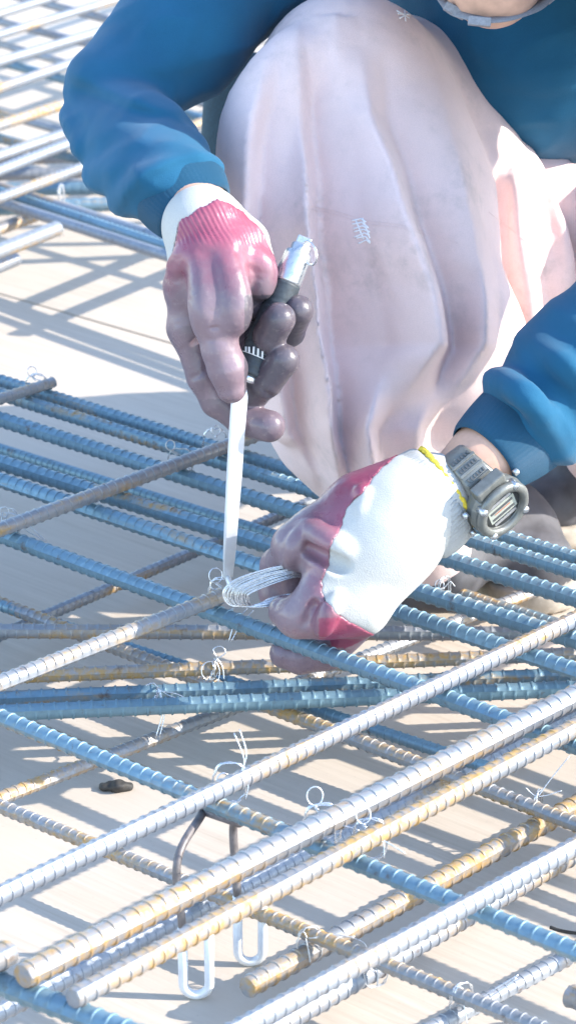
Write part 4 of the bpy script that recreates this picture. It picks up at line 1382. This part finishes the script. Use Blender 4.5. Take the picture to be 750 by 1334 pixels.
# white mark printed round the grip, slanted strokes over a line
cdir = -FWD - ta * (-FWD @ ta); cdir /= np.linalg.norm(cdir)
sdir = np.cross(ta, cdir)
def ongrip(u, t, lift=.0):
    """u: angle from the side facing the camera, t: distance from the cap"""
    r = .0140 + lift
    return (t0 - t1) + ta * t + r * (math.cos(u) * cdir + math.sin(u) * sdir)
mk = MB()
tl = Lh - .026
mk.add(*ribbon(np.array([ongrip(u, tl + .0030) for u in np.linspace(-1.0, 1.1, 12)]), ta, .0008, .0004))
for u0, h_ in ((-.72, .006), (-.42, .0062), (-.12, .0062), (.18, .0062), (.48, .0046), (.74, .0040)):
    mk.add(*ribbon(np.array([ongrip(u0 + .16 * v_, tl + .0026 - h_ * v_) for v_ in (0, .5, 1)]), sdir, .0016, .0004))
mk.build('printed_mark', M['print'], grip, smooth=False)
# key ring on the cap
rc = t0 - t1 - ta * 0.0005 + sdir * 0
loop_c = A(403, 330, -6) - t1
a = np.linspace(0, 2 * math.pi, 30, endpoint=False)
ring = np.array([loop_c + .0105 * (math.cos(t) * (UPV * .95 - RGT * .2) + math.sin(t) * (RGT * .55 - FWD * .83)) for t in a])
MB().add(*tube(ring, .0012, 8, closed=True)).build('ring', M['chrome'], hook)
MB().add(*boxv(t0 - t1 - ta * .002, sdir, cdir, ta, .0065, .0042, .0045)).build('ring_post', M['alu'], hook, smooth=False, bevel=.0012)
# blade: flat bar, wide in the middle, hooked at its tip
tip = G(297, 752, Z8 + .030)
b0 = A(315, 503, -2)
bl = spline([b0, P(311, 530, DA - .002), P(305, 620, DA + .020), P(300, 700, DA + .042), tip], 10)
n_ = len(bl)
tt = np.linspace(0, 1, n_)
wid = np.interp(tt, [0, .06, .16, .5, .85, 1], [.0065, .0105, .0150, .0140, .0110, .0085])
thk = np.interp(tt, [0, .1, .9, 1], [.0055, .0048, .0042, .0036])
wdir = RGT * 0.85 + FWD * 0.52
tg = np.gradient(bl, axis=0); tg /= np.linalg.norm(tg, axis=1)[:, None]
Vv, Ff = [], []
for i in range(n_):
    wv = wdir - tg[i] * (wdir @ tg[i]); wv /= np.linalg.norm(wv)
    nv = np.cross(tg[i], wv)
    for a_, b_ in ((-1, -1), (1, -1), (1, 1), (-1, 1)):
        Vv.append(bl[i] - t1 + wv * a_ * wid[i] / 2 + nv * b_ * thk[i] / 2)
for i in range(n_ - 1):
    for k in range(4):
        l = (k + 1) % 4
        Ff.append((i * 4 + k, i * 4 + l, i * 4 + 4 + l, i * 4 + 4 + k))
Ff.append((3, 2, 1, 0)); Ff.append(tuple(4 * (n_ - 1) + k for k in range(4)))
blade = MB().add(np.array(Vv), Ff).build('blade', M['blade'], hook, smooth=False, bevel=.0010)
hk = spline([tip - t1 + UPV * .006, tip - t1, P(301, 764, DA + .048) - t1, P(310, 768, DA + .036) - t1, P(318, 760, DA + .030) - t1], 6)
MB().add(*tube(hk, np.linspace(.0030, .0018, len(hk)), 10)).build('hook_tip', M['blade'], blade)
# small stamped marks down the blade
st_ = MB()
for i, y in enumerate(np.linspace(592, 652, 9)):
    j = int(np.argmin(np.abs(topx(bl)[1] - y)))
    wv = wdir - tg[j] * (wdir @ tg[j]); wv /= np.linalg.norm(wv)
    nv = np.cross(tg[j], wv); nv = nv if nv @ FWD < 0 else -nv
    cc = bl[j] - t1 + nv * (thk[j] / 2 + .0001) + wv * .0005
    if i % 4 == 3: continue
    st_.add(*boxv(cc, wv, tg[j], nv, .0022, .0003, .0001))
    st_.add(*boxv(cc + wv * (.0012 if i % 2 else -.0012) + tg[j] * .0012, wv, tg[j], nv, .0003, .0012, .0001))
st_.build('stamped_mark', M['blade'], blade, smooth=False)

# ------------------------------------------------------------------ bundle of tie wires in the fist
bun = empty('wire_bundle', A(330, 770, 0))
tag(bun, 'bundle of bent galvanised tie wires sticking out of the closed glove', 'wire bundle')
BO = np.array(bun.location)
for i in range(30):
    t = (i % 15) / 14.0
    lay = i // 15
    jit = lambda a_: random.uniform(-a_, a_)
    dz = -10 + lay * 3.0 + 4 * t + jit(.8)
    pts = [(410 + jit(3), 733 + 18 * t, dz + 10), (388, 733 + 19 * t + jit(1.5), dz + 2), (352 + 4 * t, 740 + 19 * t + jit(1.2), dz - 4), (310 + 17 * t, 754 + 18 * t + jit(1), dz - 6), (292 + 31 * t + jit(1), 770 + 9 * t + jit(.7), dz - 5),
           (297 + 29 * t + jit(1), 787 + 0.5 * t + jit(.7), dz - 2), (318 + 18 * t, 790 - 2 * t + jit(.6), dz + 3), (350 + 4 * t, 789 - 10 * t + jit(1), dz + 7), (386, 779 - 7 * t + jit(1), dz + 9), (412 + jit(3), 772 - 7 * t, dz + 12)]
    q = spline([A(*p_) for p_ in pts], 5)
    MB().add(*tube(q - BO, 0.00062, 6)).build('wire', M['wire'], bun)
